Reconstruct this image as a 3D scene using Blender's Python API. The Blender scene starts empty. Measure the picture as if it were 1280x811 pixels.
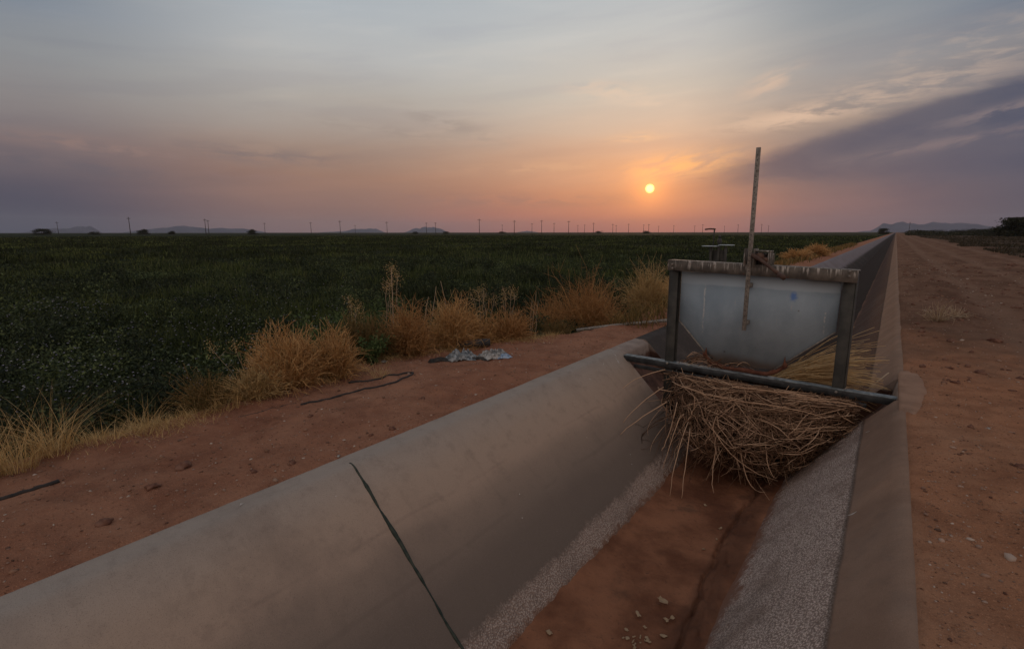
import bpy, math, random
import numpy as np
from math import radians as R

sc = bpy.context.scene
COL = sc.collection
rng = np.random.default_rng(7)
random.seed(7)

# ------------------------------------------------------------------ helpers
def lin(c):
    return tuple(((v/255.0)/12.92 if v/255.0 <= .04045 else ((v/255.0+.055)/1.055)**2.4) for v in c)

def np_mesh(name, V, F, mat=None, parent=None, smooth=False):
    """F: list of integer arrays (n,k), k may differ between arrays."""
    V = np.asarray(V, dtype=np.float32).reshape(-1, 3)
    if not isinstance(F, (list, tuple)): F = [F]
    F = [np.asarray(f, dtype=np.int32) for f in F if len(f)]
    loops = np.concatenate([f.ravel() for f in F])
    sizes = np.concatenate([np.full(len(f), f.shape[1], dtype=np.int32) for f in F])
    starts = np.concatenate([[0], np.cumsum(sizes)[:-1]]).astype(np.int32)
    me = bpy.data.meshes.new(name)
    me.vertices.add(len(V)); me.vertices.foreach_set('co', V.ravel())
    me.loops.add(len(loops)); me.loops.foreach_set('vertex_index', loops)
    me.polygons.add(len(sizes)); me.polygons.foreach_set('loop_start', starts)
    if smooth: me.polygons.foreach_set('use_smooth', np.ones(len(sizes), dtype=bool))
    me.update(calc_edges=True); me.validate()
    o = bpy.data.objects.new(name, me)
    COL.objects.link(o)
    if mat is not None: me.materials.append(mat)
    if parent is not None: o.parent = parent
    return o

def tag(o, label=None, cat=None, group=None, kind=None):
    if label: o['label'] = label
    if cat: o['category'] = cat
    if group: o['group'] = group
    if kind: o['kind'] = kind
    return o

def empty(name, loc=(0, 0, 0)):
    o = bpy.data.objects.new(name, None); o.location = loc; o.empty_display_size = .1
    COL.objects.link(o)
    return o

def base_at(o, loc):
    """move a mesh object's origin to loc, keeping it where it is"""
    me = o.data
    n = len(me.vertices); a = np.empty(n*3, dtype=np.float32)
    me.vertices.foreach_get('co', a); a = a.reshape(-1, 3) - np.array(loc, dtype=np.float32)
    me.vertices.foreach_set('co', a.ravel()); me.update()
    o.location = loc
    return o

def hsh(i, j, s):
    n = (i*374761393 + j*668265263 + s*1442695041) & 0xffffffff
    n = ((n ^ (n >> 13))*1274126177) & 0xffffffff
    return ((n ^ (n >> 16)) & 0xffff)/65535.0
def vnoise(x, y, s=0):
    x = np.asarray(x, dtype=float); y = np.asarray(y, dtype=float)
    xi = np.floor(x).astype(np.int64); yi = np.floor(y).astype(np.int64)
    fx = x-xi; fy = y-yi; fx = fx*fx*(3-2*fx); fy = fy*fy*(3-2*fy)
    a = hsh(xi, yi, s); b = hsh(xi+1, yi, s); c = hsh(xi, yi+1, s); d = hsh(xi+1, yi+1, s)
    return (a*(1-fx)+b*fx)*(1-fy)+(c*(1-fx)+d*fx)*fy - .5
def fbm(x, y, o=4, s=0):
    t = 0; a = 1
    for k in range(o):
        t = t+a*vnoise(x*2**k+17.3*k, y*2**k+9.1*k, s+k); a *= .5
    return t
def sstep(a, b, x):
    t = np.clip((np.asarray(x, dtype=float)-a)/(b-a), 0, 1); return t*t*(3-2*t)

def grid_mesh(name, X, Y, Z, mat, parent=None, smooth=True):
    n, m = X.shape
    V = np.stack([X, Y, Z], -1).reshape(-1, 3)
    i = np.arange(n-1)[:, None]; j = np.arange(m-1)[None, :]
    a = (i*m+j).ravel()
    F = np.stack([a, a+1, a+m+1, a+m], -1)
    return np_mesh(name, V, F, mat, parent, smooth)

def tubes(P, Rr, sides=3):
    """P (N,K,3) polylines, Rr (N,K) radii -> verts, quads"""
    P = np.asarray(P, dtype=float); N, K, _ = P.shape
    Rr = np.broadcast_to(Rr, (N, K))
    T = np.gradient(P, axis=1); T /= np.linalg.norm(T, axis=2, keepdims=True)+1e-9
    ref = np.where(np.abs(T[:, :1, 2:3]) > .8, np.array([[[1., 0, 0]]]), np.array([[[0, 0, 1.]]]))
    ref = np.broadcast_to(ref, T.shape)
    A = np.cross(T, ref); A /= np.linalg.norm(A, axis=2, keepdims=True)+1e-9
    B = np.cross(T, A)
    ang = np.arange(sides)*2*math.pi/sides
    V = P[:, :, None, :] + Rr[:, :, None, None]*(A[:, :, None, :]*np.cos(ang)[None, None, :, None]+B[:, :, None, :]*np.sin(ang)[None, None, :, None])
    V = V.reshape(-1, 3)
    n = np.arange(N)[:, None, None]; k = np.arange(K-1)[None, :, None]; s = np.arange(sides)[None, None, :]
    s2 = (s+1) % sides
    a = n*K*sides+k*sides
    F = np.stack([a+s, a+s2, a+sides+s2, a+sides+s], -1).reshape(-1, 4)
    caps = np.concatenate([(np.arange(N)[:, None]*K*sides+np.arange(sides)[None, ::-1]), (np.arange(N)[:, None]*K*sides+(K-1)*sides+np.arange(sides)[None, :])])
    return V, [F, caps]

def merge(parts):
    Vs = []; Fs = []; off = 0
    for V, F in parts:
        V = np.asarray(V, dtype=float).reshape(-1, 3)
        Vs.append(V)
        for f in (F if isinstance(F, (list, tuple)) else [F]):
            f = np.asarray(f)
            if len(f): Fs.append(f+off)
        off += len(V)
    return np.concatenate(Vs), Fs

def box(x0, x1, y0, y1, z0, z1, bev=.004):
    """bevelled box (chamfered edges along every axis) as verts/faces"""
    import bmesh
    bm = bmesh.new(); bmesh.ops.create_cube(bm, size=1)
    for v in bm.verts:
        v.co = ((x0+x1)/2+v.co.x*(x1-x0), (y0+y1)/2+v.co.y*(y1-y0), (z0+z1)/2+v.co.z*(z1-z0))
    bmesh.ops.bevel(bm, geom=bm.edges[:], offset=bev, segments=1, affect='EDGES')
    bm.verts.ensure_lookup_table()
    V = np.array([v.co[:] for v in bm.verts]); d = {}
    for f in bm.faces: d.setdefault(len(f.verts), []).append([v.index for v in f.verts])
    bm.free()
    return V, [np.array(f) for f in d.values()]

def ico(sub=2):
    import bmesh
    bm = bmesh.new(); bmesh.ops.create_icosphere(bm, subdivisions=sub, radius=1)
    V = np.array([v.co[:] for v in bm.verts]); F = np.array([[v.index for v in f.verts] for f in bm.faces]); bm.free()
    return V, F
ICO1, ICO2, ICO3 = ico(1), ico(2), ico(3)

# ------------------------------------------------------------------ materials
def mat_new(name, rough=.9, spec=.2, metal=0.0):
    m = bpy.data.materials.new(name); m.use_nodes = True
    nt = m.node_tree; b = nt.nodes['Principled BSDF']
    b.inputs['Roughness'].default_value = rough
    b.inputs['Specular IOR Level'].default_value = spec
    b.inputs['Metallic'].default_value = metal
    return m, nt, b

class NB:
    """tiny node builder"""
    def __init__(s, nt): s.nt = nt; s.N = nt.nodes; s.L = nt.links
    def new(s, t, **k):
        n = s.N.new(t)
        for a, v in k.items(): setattr(n, a, v)
        return n
    def put(s, sock, v):
        if isinstance(v, bpy.types.NodeSocket): s.L.new(v, sock)
        elif v is not None:
            if sock.type == 'RGBA' and len(v) == 3: v = (*v, 1)
            sock.default_value = v
    def m(s, op, a, b=None, c=None, clamp=False):
        n = s.new('ShaderNodeMath', operation=op, use_clamp=clamp)
        s.put(n.inputs[0], a)
        if b is not None: s.put(n.inputs[1], b)
        if c is not None: s.put(n.inputs[2], c)
        return n.outputs[0]
    def mix(s, f, a, b, mode='MIX'):
        n = s.new('ShaderNodeMix', data_type='RGBA', blend_type=mode)
        s.put(n.inputs[0], f); s.put(n.inputs[6], a); s.put(n.inputs[7], b)
        return n.outputs[2]
    def sst(s, x, a, b):
        n = s.new('ShaderNodeMapRange', interpolation_type='SMOOTHSTEP')
        s.put(n.inputs[0], x); s.put(n.inputs[1], a); s.put(n.inputs[2], b); n.inputs[3].default_value = 0; n.inputs[4].default_value = 1
        if a > b:
            n.inputs[1].default_value = b; n.inputs[2].default_value = a; n.inputs[3].default_value = 1; n.inputs[4].default_value = 0
        return n.outputs[0]
    def noise(s, vec, scale, detail=4, rough=.55, w=None, dist=0.0):
        n = s.new('ShaderNodeTexNoise')
        s.put(n.inputs['Vector'], vec); n.inputs['Scale'].default_value = scale
        n.inputs['Detail'].default_value = detail; n.inputs['Roughness'].default_value = rough; n.inputs['Distortion'].default_value = dist
        return n.outputs[0]
    def vor(s, vec, scale, feat='F1', out=0):
        n = s.new('ShaderNodeTexVoronoi', feature=feat); s.put(n.inputs['Vector'], vec); n.inputs['Scale'].default_value = scale
        return n.outputs[out]
    def ramp(s, f, stops, interp='LINEAR'):
        n = s.new('ShaderNodeValToRGB'); n.color_ramp.interpolation = interp
        e = n.color_ramp.elements
        while len(e) < len(stops): e.new(.5)
        for el, (p, c) in zip(e, stops): el.position = p; el.color = (*c, 1) if len(c) == 3 else c
        s.put(n.inputs[0], f); return n.outputs[0]
    def xyz(s, vec):
        n = s.new('ShaderNodeSeparateXYZ'); s.put(n.inputs[0], vec); return n.outputs
    def comb(s, x, y, z):
        n = s.new('ShaderNodeCombineXYZ'); s.put(n.inputs[0], x); s.put(n.inputs[1], y); s.put(n.inputs[2], z); return n.outputs[0]
    def scalev(s, vec, v):
        n = s.new('ShaderNodeVectorMath', operation='MULTIPLY'); s.put(n.inputs[0], vec); n.inputs[1].default_value = v; return n.outputs[0]
    def bump(s, h, strength, dist, nrm=None):
        n = s.new('ShaderNodeBump'); n.inputs['Strength'].default_value = strength; n.inputs['Distance'].default_value = dist
        s.put(n.inputs['Height'], h)
        if nrm is not None: s.put(n.inputs['Normal'], nrm)
        return n.outputs[0]
    def obj(s): return s.new('ShaderNodeTexCoord').outputs['Object']
    def pos(s): return s.new('ShaderNodeNewGeometry').outputs['Position']
    def island(s): return s.new('ShaderNodeNewGeometry').outputs['Random Per Island']

def simple_mat(name, c1, c2, scale=8, rough=.85, spec=.2, metal=0, bump=.3, bdist=.004, detail=5):
    m, nt, b = mat_new(name, rough, spec, metal); n = NB(nt)
    co = n.obj(); f = n.noise(co, scale, detail)
    f = n.sst(f, .35, .65)
    n.put(b.inputs['Base Color'], n.mix(f, c1, c2))
    n.put(b.inputs['Normal'], n.bump(n.noise(co, scale*6, 4), bump, bdist))
    return m

def strand_mat(name, cols, transl=.25, rough=.7, patch=None, spec=.15):
    """plant stems and leaves: colour varies from strand to strand"""
    m = bpy.data.materials.new(name); m.use_nodes = True
    nt = m.node_tree; b = nt.nodes['Principled BSDF']; out = nt.nodes['Material Output']; n = NB(nt)
    b.inputs['Roughness'].default_value = rough; b.inputs['Specular IOR Level'].default_value = spec
    k = len(cols)
    c = n.ramp(n.island(), [(i/(k-1), cols[i]) for i in range(k)])
    if patch:
        p = n.pos(); f = n.sst(n.noise(n.scalev(p, (1, 1, .0)), patch[0], 3), patch[1], patch[2])
        c = n.mix(f, c, n.mix(1, c, patch[3], 'MULTIPLY'))
    n.put(b.inputs['Base Color'], c)
    if transl > 0:
        t = n.new('ShaderNodeBsdfTranslucent'); n.put(t.inputs[0], c)
        mx = n.new('ShaderNodeMixShader'); mx.inputs[0].default_value = transl
        nt.links.new(b.outputs[0], mx.inputs[1]); nt.links.new(t.outputs[0], mx.inputs[2]); nt.links.new(mx.outputs[0], out.inputs[0])
    return m

# --- soil (dirt bank, road): reddish earth, patches, crusts, small stones
def soil_mat(name, base, dark, pale, fieldcol=None, side=0):
    m, nt, b = mat_new(name, 1.0, .04); n = NB(nt)
    p = n.pos(); s = n.xyz(p)
    big = n.sst(n.noise(p, .55, 5, .6), .35, .68)
    mid = n.sst(n.noise(p, 3.2, 6, .62, dist=.4), .36, .70)
    fine = n.noise(p, 38, 6, .7)
    gr = n.noise(p, 140, 3, .6)
    c = n.mix(big, base, pale)
    c = n.mix(n.m('MULTIPLY', mid, .55), c, dark)
    c = n.mix(n.sst(fine, .56, .72), c, tuple(v*.62 for v in dark))
    c = n.mix(n.m('MULTIPLY', n.sst(gr, .56, .70), .6), c, tuple(min(1, v*1.5) for v in pale))
    blot = n.sst(n.noise(p, 2.1, 3, .5, dist=.6), .66, .74)
    c = n.mix(n.m('MULTIPLY', blot, .35), c, tuple(v*.5 for v in dark))
    if side < 0:   # left: soil gives way to the field's dark litter beyond the bank
        edge = n.m('ADD', s[0], n.m('MULTIPLY', n.m('SUBTRACT', n.noise(p, 1.3, 4), .5), 1.1))
        c = n.mix(n.sst(edge, -5.3, -6.2), c, fieldcol)
    else:          # right: packed road, then scrubby verge
        edge = n.m('ADD', s[0], n.m('MULTIPLY', n.m('SUBTRACT', n.noise(p, .25, 4), .5), 7.0))
        dk = n.mix(n.sst(n.noise(n.scalev(p, (1, .35, 1)), 1.1, 6, .65), .36, .64), (.085, .050, .036), (.175, .105, .073))
        c = n.mix(n.m('MULTIPLY', n.sst(n.m('ADD', s[1], n.m('MULTIPLY', big, 3.0)), 7.0, 13.0), .85), c, dk)
        # compacted wheel tracks and churned strip beside the lip
        wob = n.m('ADD', s[0], n.m('MULTIPLY', n.m('SUBTRACT', n.noise(n.scalev(p, (.3, .12, 0)), 1, 3), .5), 1.0))
        for x0 in (1.75, 3.5, 5.6):
            t = n.sst(n.m('ABSOLUTE', n.m('SUBTRACT', wob, x0)), .38, .12)
            c = n.mix(n.m('MULTIPLY', t, .30), c, (.27, .175, .125))
        c = n.mix(n.m('MULTIPLY', n.sst(edge, 6.0, 9.5), .9), c, fieldcol)
    n.put(b.inputs['Base Color'], c)
    h = n.m('ADD', n.m('MULTIPLY', fine, .6), n.m('MULTIPLY', gr, .25))
    h = n.m('ADD', h, n.m('MULTIPLY', n.noise(p, 11, 5, .6), .9))
    n.put(b.inputs['Normal'], n.bump(h, 1.0, .032))
    return m

FIELD_LITTER = (.028, .032, .018)
M = {}
M['soil_left'] = soil_mat('soil_left', (.325, .152, .092), (.160, .066, .042), (.365, .190, .120), FIELD_LITTER, -1)
M['soil_right'] = soil_mat('soil_right', (.385, .182, .100), (.170, .075, .044), (.42, .225, .134), (.050, .038, .028), 1)

def lining_mat(name, wet=False):
    """concrete canal lining: bare grey crest, silt film below, rough aggregate, waterline"""
    m, nt, b = mat_new(name, .95, .06); n = NB(nt)
    p = n.pos(); s = n.xyz(p)
    wob = n.m('SUBTRACT', n.noise(n.scalev(p, (1, .8, 1)), 1.6, 5, .6), .5)
    wob2 = n.m('SUBTRACT', n.noise(p, 14, 5, .65), .5)
    z = n.m('ADD', n.m('ADD', s[2], n.m('MULTIPLY', wob, .12)), n.m('MULTIPLY', wob2, .03))
    grain = n.noise(p, 210, 3, .7); spk = n.noise(p, 60, 5, .7)
    streak = n.noise(p, 2.3, 6, .65)
    # left side
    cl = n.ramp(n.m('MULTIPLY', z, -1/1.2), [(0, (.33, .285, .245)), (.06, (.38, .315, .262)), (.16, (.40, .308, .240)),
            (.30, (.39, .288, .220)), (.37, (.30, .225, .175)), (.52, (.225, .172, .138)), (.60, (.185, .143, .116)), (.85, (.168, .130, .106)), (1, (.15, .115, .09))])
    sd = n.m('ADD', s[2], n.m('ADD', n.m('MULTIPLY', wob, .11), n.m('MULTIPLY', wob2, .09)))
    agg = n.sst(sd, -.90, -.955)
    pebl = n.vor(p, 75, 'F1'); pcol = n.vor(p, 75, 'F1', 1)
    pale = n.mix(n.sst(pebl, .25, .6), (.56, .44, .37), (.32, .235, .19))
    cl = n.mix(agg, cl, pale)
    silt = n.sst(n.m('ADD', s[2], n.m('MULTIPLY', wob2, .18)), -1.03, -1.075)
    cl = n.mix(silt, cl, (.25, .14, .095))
    # right side
    zr = n.m('ADD', s[2], n.m('MULTIPLY', wob, .035))
    band = n.sst(zr, -.275, -.30)
    cr = n.mix(n.sst(streak, .35, .7), (.235, .150, .106), (.285, .188, .135))
    pv2 = n.m('ADD', n.m('MULTIPLY', pebl, .5), n.m('MULTIPLY', n.noise(p, 95, 4, .7), .6))
    ra = n.mix(n.sst(pv2, .36, .66), (.74, .60, .515), (.28, .21, .175))
    ra = n.mix(n.m('MULTIPLY', n.sst(n.noise(p, 2.4, 5, .6), .48, .66), .55), ra, (.23, .16, .125))
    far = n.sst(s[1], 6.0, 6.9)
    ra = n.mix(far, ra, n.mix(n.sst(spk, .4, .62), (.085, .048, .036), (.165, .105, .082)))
    siltr = n.sst(n.m('ADD', s[2], n.m('ADD', n.m('MULTIPLY', wob, .30), n.m('MULTIPLY', wob2, .34))), -.93, -1.04)
    ra = n.mix(siltr, ra, (.225, .118, .080))
    edge = n.m('MULTIPLY', n.sst(n.m('ABSOLUTE', n.m('ADD', zr, .292)), .024, .004), .55)
    cr = n.mix(band, cr, ra)
    cr = n.mix(edge, cr, (.07, .055, .045))  # shadow line along the band's lower edge painted dark
    side = n.sst(s[0], -1.45, -1.35)
    c = n.mix(side, cl, cr)
    # beyond the gate the left slope's cool grey has sky sheen painted in
    bare = n.mix(n.sst(streak, .4, .6), (.17, .16, .178), (.215, .20, .222))  # cool grey with the sky sheen painted in
    gate_shade_band = n.sst(n.m('ADD', n.m('ADD', s[2], n.m('MULTIPLY', wob, .25)), n.m('MULTIPLY', n.sst(s[1], 22, 8), -.75)), -.42, -.62)
    bare = n.mix(gate_shade_band, bare, (.036, .034, .034))  # gate plate's shadow painted dark near the gate; low waterline band farther on
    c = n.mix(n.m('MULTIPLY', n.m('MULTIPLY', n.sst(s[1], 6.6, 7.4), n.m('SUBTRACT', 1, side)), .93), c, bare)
    c = n.mix(n.m('MULTIPLY', n.sst(grain, .54, .70), .5), c, (.09, .07, .06))
    c = n.mix(n.m('MULTIPLY', n.sst(grain, .42, .27), .25), c, (.55, .48, .43))
    c = n.mix(n.m('MULTIPLY', n.sst(spk, .62, .75), .5), c, (.14, .105, .085))
    c = n.mix(n.m('MULTIPLY', n.sst(n.noise(p, 1.1, 6, .65), .48, .70), .38), c, (.165, .13, .11))
    c = n.mix(n.m('MULTIPLY', n.sst(n.noise(p, 7, 6, .7), .50, .70), .25), c, (.15, .115, .095))
    lz_ = n.m('ADD', s[2], n.m('MULTIPLY', wob, .05))
    for z_, w_, k_ in ((.345, .014, .16), (.60, .018, .16)):
        ln_ = n.m('MULTIPLY', n.sst(n.m('ABSOLUTE', n.m('ADD', lz_, z_)), w_, w_*.2), n.sst(n.noise(n.scalev(p, (1, .6, 1)), 3.7, 4), .42, .56))
        c = n.mix(n.m('MULTIPLY', ln_, k_), c, (.12, .095, .08))
    c = n.mix(n.m('MULTIPLY', n.m('MULTIPLY', n.sst(n.noise(n.scalev(p, (.5, 9, .5)), 1.0, 4, .6), .56, .70), n.sst(s[0], -1.45, -1.5)), .10), c, (.16, .125, .10))
    # chips and bird droppings
    chips = n.m('MULTIPLY', n.sst(n.vor(p, 6.5, 'F1'), .045, .02), n.sst(n.noise(p, 3.1, 2), .52, .60))
    c = n.mix(n.m('MULTIPLY', chips, .8), c, (.60, .56, .52))
    n.put(b.inputs['Base Color'], c)
    rough_h = n.m('MULTIPLY', pebl, n.m('ADD', n.m('MULTIPLY', n.m('MULTIPLY', side, band), n.m('SUBTRACT', 1, siltr)), n.m('MULTIPLY', n.m('SUBTRACT', 1, side), agg)))
    h = n.m('ADD', n.m('MULTIPLY', rough_h, -1.7), n.m('MULTIPLY', grain, .10))
    h = n.m('ADD', h, n.m('MULTIPLY', spk, .22))
    n.put(b.inputs['Normal'], n.bump(h, .7, .012))
    return m
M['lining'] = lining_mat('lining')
def chamber_mat():
    m, nt, b = mat_new('stained_recess', .9, .2); n = NB(nt); p = n.pos(); s = n.xyz(p)
    red = n.mix(n.sst(n.noise(p, 5, 5, .65), .35, .65), (.060, .032, .024), (.15, .078, .054))
    con = n.mix(n.sst(n.noise(p, 4, 5, .65), .35, .65), (.24, .19, .16), (.32, .26, .22))
    f = n.sst(n.m('ADD', s[2], n.m('MULTIPLY', n.m('SUBTRACT', n.noise(p, 6, 4), .5), .12)), -.13, -.19)
    n.put(b.inputs['Base Color'], n.mix(f, con, red)); n.put(b.inputs['Normal'], n.bump(n.noise(p, 40, 5), .6, .01))
    return m
M['chamber'] = chamber_mat()
M['apron'] = simple_mat('apron_concrete', (.30, .185, .125), (.24, .145, .098), 4, .9, .2, bump=.5, bdist=.006)

def sediment():
    m, nt, b = mat_new('sediment', .9, .08); n = NB(nt); p = n.pos()
    f1 = n.sst(n.noise(p, 1.7, 5, .6), .36, .66); f2 = n.noise(p, 26, 6, .7)
    c = n.mix(f1, (.15, .062, .035), (.31, .138, .076))
    c = n.mix(n.m('MULTIPLY', n.sst(n.noise(p, 3.3, 5, .6), .60, .76), .6), c, (.115, .066, .044))
    c = n.mix(n.m('MULTIPLY', n.sst(f2, .56, .74), .7), c, (.09, .05, .037))
    xm = n.m('ADD', n.xyz(p)[0], n.m('MULTIPLY', n.m('SUBTRACT', n.noise(p, 5, 4), .5), .22))
    c = n.mix(n.m('MULTIPLY', n.m('MULTIPLY', n.sst(xm, -1.02, -.90), n.sst(xm, -.66, -.80)), .6), c, (.085, .042, .028))
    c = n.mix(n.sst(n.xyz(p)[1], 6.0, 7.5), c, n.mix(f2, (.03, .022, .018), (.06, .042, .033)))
    n.put(b.inputs['Base Color'], c)
    n.put(b.inputs['Normal'], n.bump(n.m('ADD', n.m('MULTIPLY', f2, 2.2), n.m('MULTIPLY', n.noise(p, 8, 4), 1.4)), .6, .014))
    return m
M['sediment'] = sediment()

def plate_mat():
    m, nt, b = mat_new('galvanised_plate', .6, .4, .05); n = NB(nt); p = n.pos(); s = n.xyz(p)
    cl = n.noise(n.scalev(p, (1, 1, .55)), 3.0, 5, .6)
    c = n.mix(n.sst(cl, .33, .68), (.275, .36, .425), (.37, .465, .53))
    top = n.sst(n.m('ADD', s[2], n.m('MULTIPLY', n.noise(p, 5, 4), .05)), .985, 1.01)
    c = n.mix(n.m('MULTIPLY', top, .75), c, (.46, .55, .61))
    sp = n.noise(n.scalev(p, (1, 1, .14)), 34, 4, .6)
    drip = n.m('MULTIPLY', n.sst(sp, .66, .74), .45)
    c = n.mix(drip, c, (.45, .46, .45))
    for x0, w, za, zb in ((-1.80, .012, .35, .95), (-.515, .010, .50, .80)):
        d = n.sst(n.m('ABSOLUTE', n.m('ADD', n.m('SUBTRACT', s[0], x0), n.m('MULTIPLY', n.m('SUBTRACT', n.noise(p, 9, 3), .5), .03))), w, w*.3)
        d = n.m('MULTIPLY', d, n.m('MULTIPLY', n.sst(s[2], za, za+.05), n.sst(s[2], zb+.05, zb)))
        d = n.m('MULTIPLY', d, n.sst(n.noise(n.scalev(p, (1, 1, 1)), 22, 3), .40, .56))
        c = n.mix(n.m('MULTIPLY', d, .8), c, (.62, .63, .60))
    # blue spray mark
    dx = n.m('SUBTRACT', s[0], -.83); dz = n.m('SUBTRACT', s[2], .905)
    r = n.m('SQRT', n.m('ADD', n.m('MULTIPLY', dx, dx), n.m('MULTIPLY', n.m('MULTIPLY', dz, dz), .55)))
    r = n.m('ADD', r, n.m('MULTIPLY', n.m('SUBTRACT', n.noise(p, 40, 4), .5), .05))
    c = n.mix(n.m('MULTIPLY', n.sst(r, .052, .012), .75), c, (.05, .17, .50))
    mud = n.sst(n.m('ADD', s[2], n.m('MULTIPLY', n.m('SUBTRACT', n.noise(p, 4, 5), .5), .14)), .20, .05)
    c = n.mix(n.m('MULTIPLY', mud, .8), c, (.22, .175, .135))
    spot = n.m('MULTIPLY', n.sst(n.vor(p, 7, 'F1'), .10, .04), n.sst(n.noise(p, 4.1, 2), .53, .6))
    c = n.mix(n.m('MULTIPLY', spot, .7), c, (.14, .13, .115))
    rust = n.m('MULTIPLY', n.sst(n.noise(n.scalev(p, (1, 1, .3)), 13, 5, .7), .63, .74), n.sst(s[2], .75, .15))
    c = n.mix(n.m('MULTIPLY', rust, .55), c, (.20, .11, .07))
    n.put(b.inputs['Base Color'], c)
    n.put(b.inputs['Roughness'], n.m('ADD', .45, n.m('MULTIPLY', cl, .3)))
    n.put(b.inputs['Normal'], n.bump(n.noise(p, 2.5, 3), .35, .03))
    return m
M['plate'] = plate_mat()

def beam_mat():
    m, nt, b = mat_new('weathered_beam', .7, .35, .2); n = NB(nt); p = n.pos(); s = n.xyz(p)
    c = n.mix(n.sst(n.noise(p, 9, 5), .35, .65), (.075, .068, .06), (.15, .135, .115))
    d1 = n.noise(n.scalev(p, (1, 1, .10)), 30, 4, .65, dist=.2)
    hgt = n.m('ADD', 1.13, n.m('MULTIPLY', n.m('SUBTRACT', n.noise(n.scalev(p, (1, 0, 0)), 11, 4, .8), .38), .30))
    d = n.m('MULTIPLY', n.sst(d1, .52, .60), n.sst(n.m('SUBTRACT', n.m('ADD', s[2], .0), hgt), -.02, .05))
    c = n.mix(n.m('MULTIPLY', d, .75), c, (.56, .53, .48))
    c = n.mix(n.m('MULTIPLY', n.sst(n.noise(p, 16, 4), .6, .7), .6), c, (.16, .075, .05))
    n.put(b.inputs['Base Color'], c); n.put(b.inputs['Normal'], n.bump(n.noise(p, 60, 4), .4, .004))
    return m
M['beam'] = beam_mat()
M['post'] = simple_mat('dark_steel', (.038, .040, .036), (.065, .065, .058), 7, .6, .4, .3, .4, .004)
M['lipbeam'] = simple_mat('tarred_steel', (.020, .023, .025), (.05, .058, .062), 10, .5, .5, .3, .15, .002)
M['flange'] = simple_mat('lit_flange', (.10, .12, .125), (.24, .27, .28), 18, .6, .4, .2, .3, .002)  # paler grey paints the lit top edge of the lip beam
M['seal'] = simple_mat('rust_seal', (.10, .040, .026), (.17, .075, .048), 12, .85, .2, 0, .6, .006)
M['rod'] = simple_mat('rusty_rod', (.085, .050, .038), (.14, .085, .062), 14, .7, .3, .3, .5, .004)

def stem_mat():
    m, nt, b = mat_new('lichened_stem', .75, .3, .2); n = NB(nt); p = n.pos()
    c = n.mix(n.sst(n.noise(p, 26, 5, .7), .40, .60), (.19, .175, .155), (.31, .29, .255))
    c = n.mix(n.m('MULTIPLY', n.sst(n.noise(p, 9, 4), .58, .68), .5), c, (.14, .10, .08))
    n.put(b.inputs['Base Color'], c); n.put(b.inputs['Normal'], n.bump(n.noise(p, 90, 4), .5, .004))
    return m
M['stem'] = stem_mat()
M['smear'] = simple_mat('dried_white_smear', (.55, .52, .48), (.36, .32, .28), 40, .9, .1)
M['tar'] = simple_mat('joint_sealant', (.020, .032, .026), (.05, .06, .045), 20, .7, .3, 0, .5, .004)
M['hose'] = simple_mat('black_hose', (.020, .017, .016), (.04, .032, .028), 10, .6, .3, 0, .3, .003)
M['pole'] = simple_mat('pole_wood', (.05, .04, .035), (.08, .065, .055), 2, .9, .1)
M['wire'] = simple_mat('wire_metal', (.05, .05, .05), (.07, .07, .07), 2, .7, .2)
M['rock'] = simple_mat('clod', (.12, .058, .042), (.22, .12, .085), 14, .95, .1, 0, .8, .01)
M['grey_plastic'] = simple_mat('grey_sheet', (.07, .08, .085), (.34, .37, .38), 22, .45, .5, 0, .3, .004)
M['pale_sheet'] = simple_mat('pale_sheet', (.10, .10, .095), (.44, .44, .42), 20, .5, .4, 0, .4, .004)
M['blue_scrap'] = simple_mat('blue_scrap', (.18, .28, .42), (.36, .46, .58), 18, .5, .4)
M['dark_scrap'] = simple_mat('dark_scrap', (.022, .020, .019), (.05, .045, .04), 14, .7, .3)
M['mountain'] = simple_mat('hazed_rock', (.085, .095, .14), (.11, .12, .165), .004, .95, .05, 0, .0, .1)  # bluish rock colour with the distant haze painted in
M['water'] = simple_mat('ditch_mud', (.05, .045, .045), (.09, .08, .08), 3, .3, .5)

# vegetation colours
M['field_grass'] = strand_mat('field_grass', [(.011, .016, .008), (.020, .028, .012), (.033, .044, .017), (.058, .072, .028)], .2,
                              patch=(.13, .46, .62, (2.5, 2.4, 1.9)))
M['field_leaf'] = strand_mat('field_leaf', [(.010, .016, .011), (.019, .029, .018), (.036, .050, .027), (.068, .088, .042)], .15,
                             patch=(.45, .48, .62, (2.6, 2.5, 2.0)))
M['green_leaf'] = strand_mat('green_leaf', [(.055, .09, .032), (.08, .125, .045), (.12, .165, .06)], .25)
M['orange_dry'] = strand_mat('orange_dry', [(.42, .215, .075), (.62, .355, .135), (.76, .50, .23), (.32, .155, .06)], .2)
M['rust_dry'] = strand_mat('rust_dry', [(.33, .155, .055), (.50, .26, .095), (.64, .39, .17), (.24, .11, .045)], .2)
M['olive_dry'] = strand_mat('olive_dry', [(.10, .085, .03), (.20, .14, .05), (.30, .18, .07), (.06, .06, .025)], .2)
M['straw'] = strand_mat('straw', [(.42, .27, .105), (.58, .40, .17), (.70, .53, .27), (.34, .20, .08)], .25)
M['pale_stalk'] = strand_mat('pale_stalk', [(.34, .24, .15), (.44, .33, .22), (.52, .42, .30)], .1)
M['twig'] = strand_mat('twig', [(.04, .022, .014), (.20, .112, .065), (.10, .055, .034), (.40, .245, .150), (.60, .40, .26), (.24, .14, .085), (.07, .04, .025)], 0)
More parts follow.
